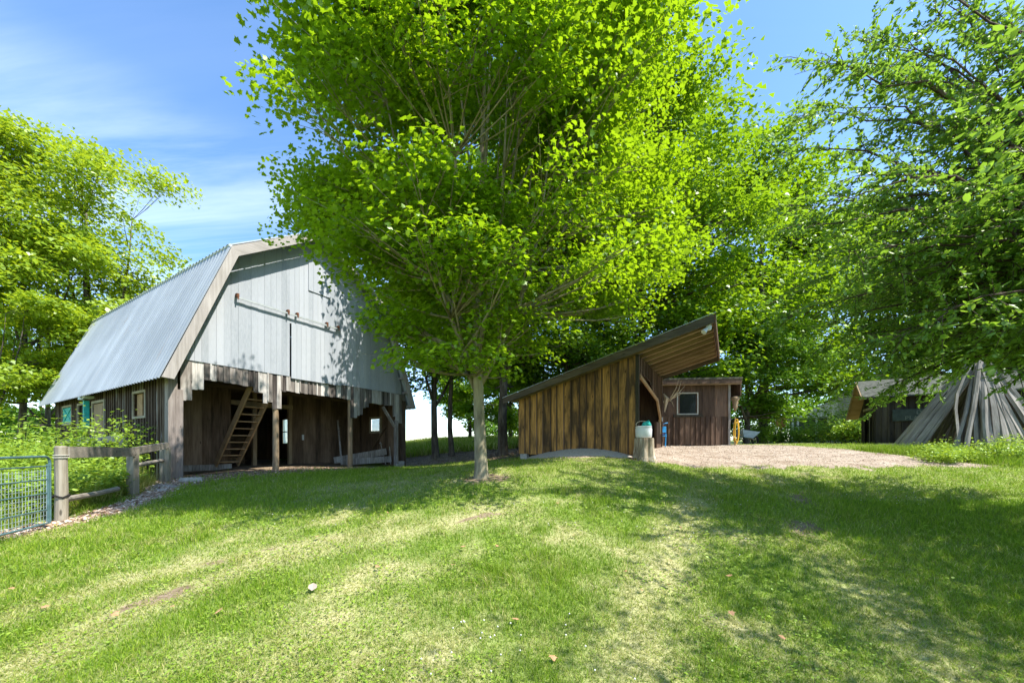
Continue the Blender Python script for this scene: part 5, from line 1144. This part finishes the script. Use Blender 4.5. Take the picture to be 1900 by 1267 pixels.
chips('wood_chips', 7500, s_front, .045, litm('chip_mat', [(0, (.16, .09, .05)), (.5, (.38, .26, .17)), (1, (.62, .50, .38))]), 'wood chips and straw strewn along the barn front')
def s_grav(n):
    x = rg.uniform(1.2, 15, n); y = rg.uniform(10.3, 16.8, n); _, _, g_, _ = zones(x, y); k_ = (g_ > .3) & ~in_building(x, y); return x[k_], y[k_]
chips('gravel_chips', 26000, s_grav, .028, litm('gravel_mat', [(0, (.12, .08, .05)), (.45, (.30, .24, .18)), (.8, (.44, .38, .32)), (1, (.60, .56, .50))]), 'loose gravel and bark chips on the drive')
def s_shade(n):
    x = rg.uniform(-6.5, 3, n); y = rg.uniform(13, 21, n); _, di2, _, _ = zones(x, y); k_ = (di2 > .4) & ~in_building(x, y); return x[k_], y[k_]
chips('forest_litter', 6000, s_shade, .07, litm('old_leaves', [(0, (.06, .035, .02)), (.6, (.20, .13, .08)), (1, (.45, .34, .24))]), 'dark leaf litter under the trees beside the barn')
# single fallen leaves on the lawn
lf_m = litm('fallen_leaf', [(0, (.26, .12, .05)), (.5, (.36, .20, .10)), (1, (.48, .32, .20))])
mb = MB(); mb.add([(x_, y_ - .5, z_ + .1 * abs(x_) * 2) for x_, y_, z_ in ML], MLf); proto = None
spots = [(20, 1103), (85, 1138), (118, 1005), (215, 1152), (405, 1150), (320, 1138), (210, 1020), (590, 1003), (642, 993), (860, 1023), (932, 1000), (922, 1022), (720, 958), (1035, 940), (1065, 1003), (1245, 1052), (1262, 986), (1352, 1080), (1600, 1050), (1533, 1011), (955, 1162), (1240, 1097), (1358, 1150), (1026, 1235), (1160, 1070), (1190, 1108), (840, 1058), (1450, 1195), (1218, 1000), (700, 1060)]
for i, (px, py) in enumerate(spots):
    gx_, gy_ = gp(px, py)
    if proto is None: o = proto = mb.build('fallen_leaf', lf_m)
    else: o = proto.copy(); COL.objects.link(o)
    o.location = (gx_, gy_, gz(gx_, gy_) + .055); s_ = random.uniform(.045, .07); o.scale = (s_, s_ * random.uniform(.7, 1.1), s_ * random.uniform(.8, 2.2)); o.rotation_euler = (random.uniform(-.5, .5), random.uniform(-.5, .5), random.uniform(0, 6.28))
    tag(o, 'dry brown maple leaf fallen on the lawn', 'leaf', 'fallen leaves on the lawn')
wx_, wy_ = gp(580, 1104); mb = MB(); mb.add([(x_ * .15, y_ * .10 - .05, z_ * .2 + .09 * abs(x_) + .02) for x_, y_, z_ in DL], DLf)
o = mb.build('pale_leaf', plain('bleached_leaf', (.34, .27, .22), .7, var=.08)); o.location = (wx_, wy_, gz(wx_, wy_) + .05); o.rotation_euler = (.5, .1, .4); tag(o, 'large bleached almost white leaf curled on the near lawn', 'leaf')
# stones and slabs near the barn corner
for (px, py, w_, h_, lab, m_) in ((357, 893, .28, .10, 'flat pale stone slab lying in front of the barn corner post', 'concrete'), (316, 903, .30, .05, 'tilted grey plank offcut lying by the fence end', 'greywood'), (300, 912, .14, .06, 'small stone beside the tilted plank offcut', 'stone')):
    gx_, gy_ = gp(px, py); mb = MB(); c8 = [(-w_, -w_ * .45, 0), (w_, -w_ * .5, 0), (w_ * .9, w_ * .5, 0), (-w_ * .95, w_ * .4, 0)]
    mb.hexa([tuple(Vector(c) * random.uniform(.9, 1.1) - Vector((0, 0, .03))) for c in c8] + [(c[0] * .85, c[1] * .85, h_ * random.uniform(.8, 1.2)) for c in c8])
    o = mb.build('stone' if m_ != 'greywood' else 'plank', M[m_]); o.location = (gx_, gy_, gz(gx_, gy_)); o.rotation_euler = (0, .15 if m_ == 'greywood' else 0, random.uniform(.1, .9)); tag(o, lab, 'stone' if m_ != 'greywood' else 'plank')
# big dead limb seen in the far field
a_ = P(862, 838, 24); b_ = P(905, 790, 24)
mb = MB(); mb.tube([(a_.x, a_.y, gz(a_.x, a_.y)), ((a_.x + b_.x) / 2, 24, 2.0), (b_.x, b_.y, b_.z)], [.10, .08, .04], 7, jit=.1); tag(mb.build('fallen_limb', M['bark']), 'leaning dead limb among the field grass behind the maple trunk', 'limb')
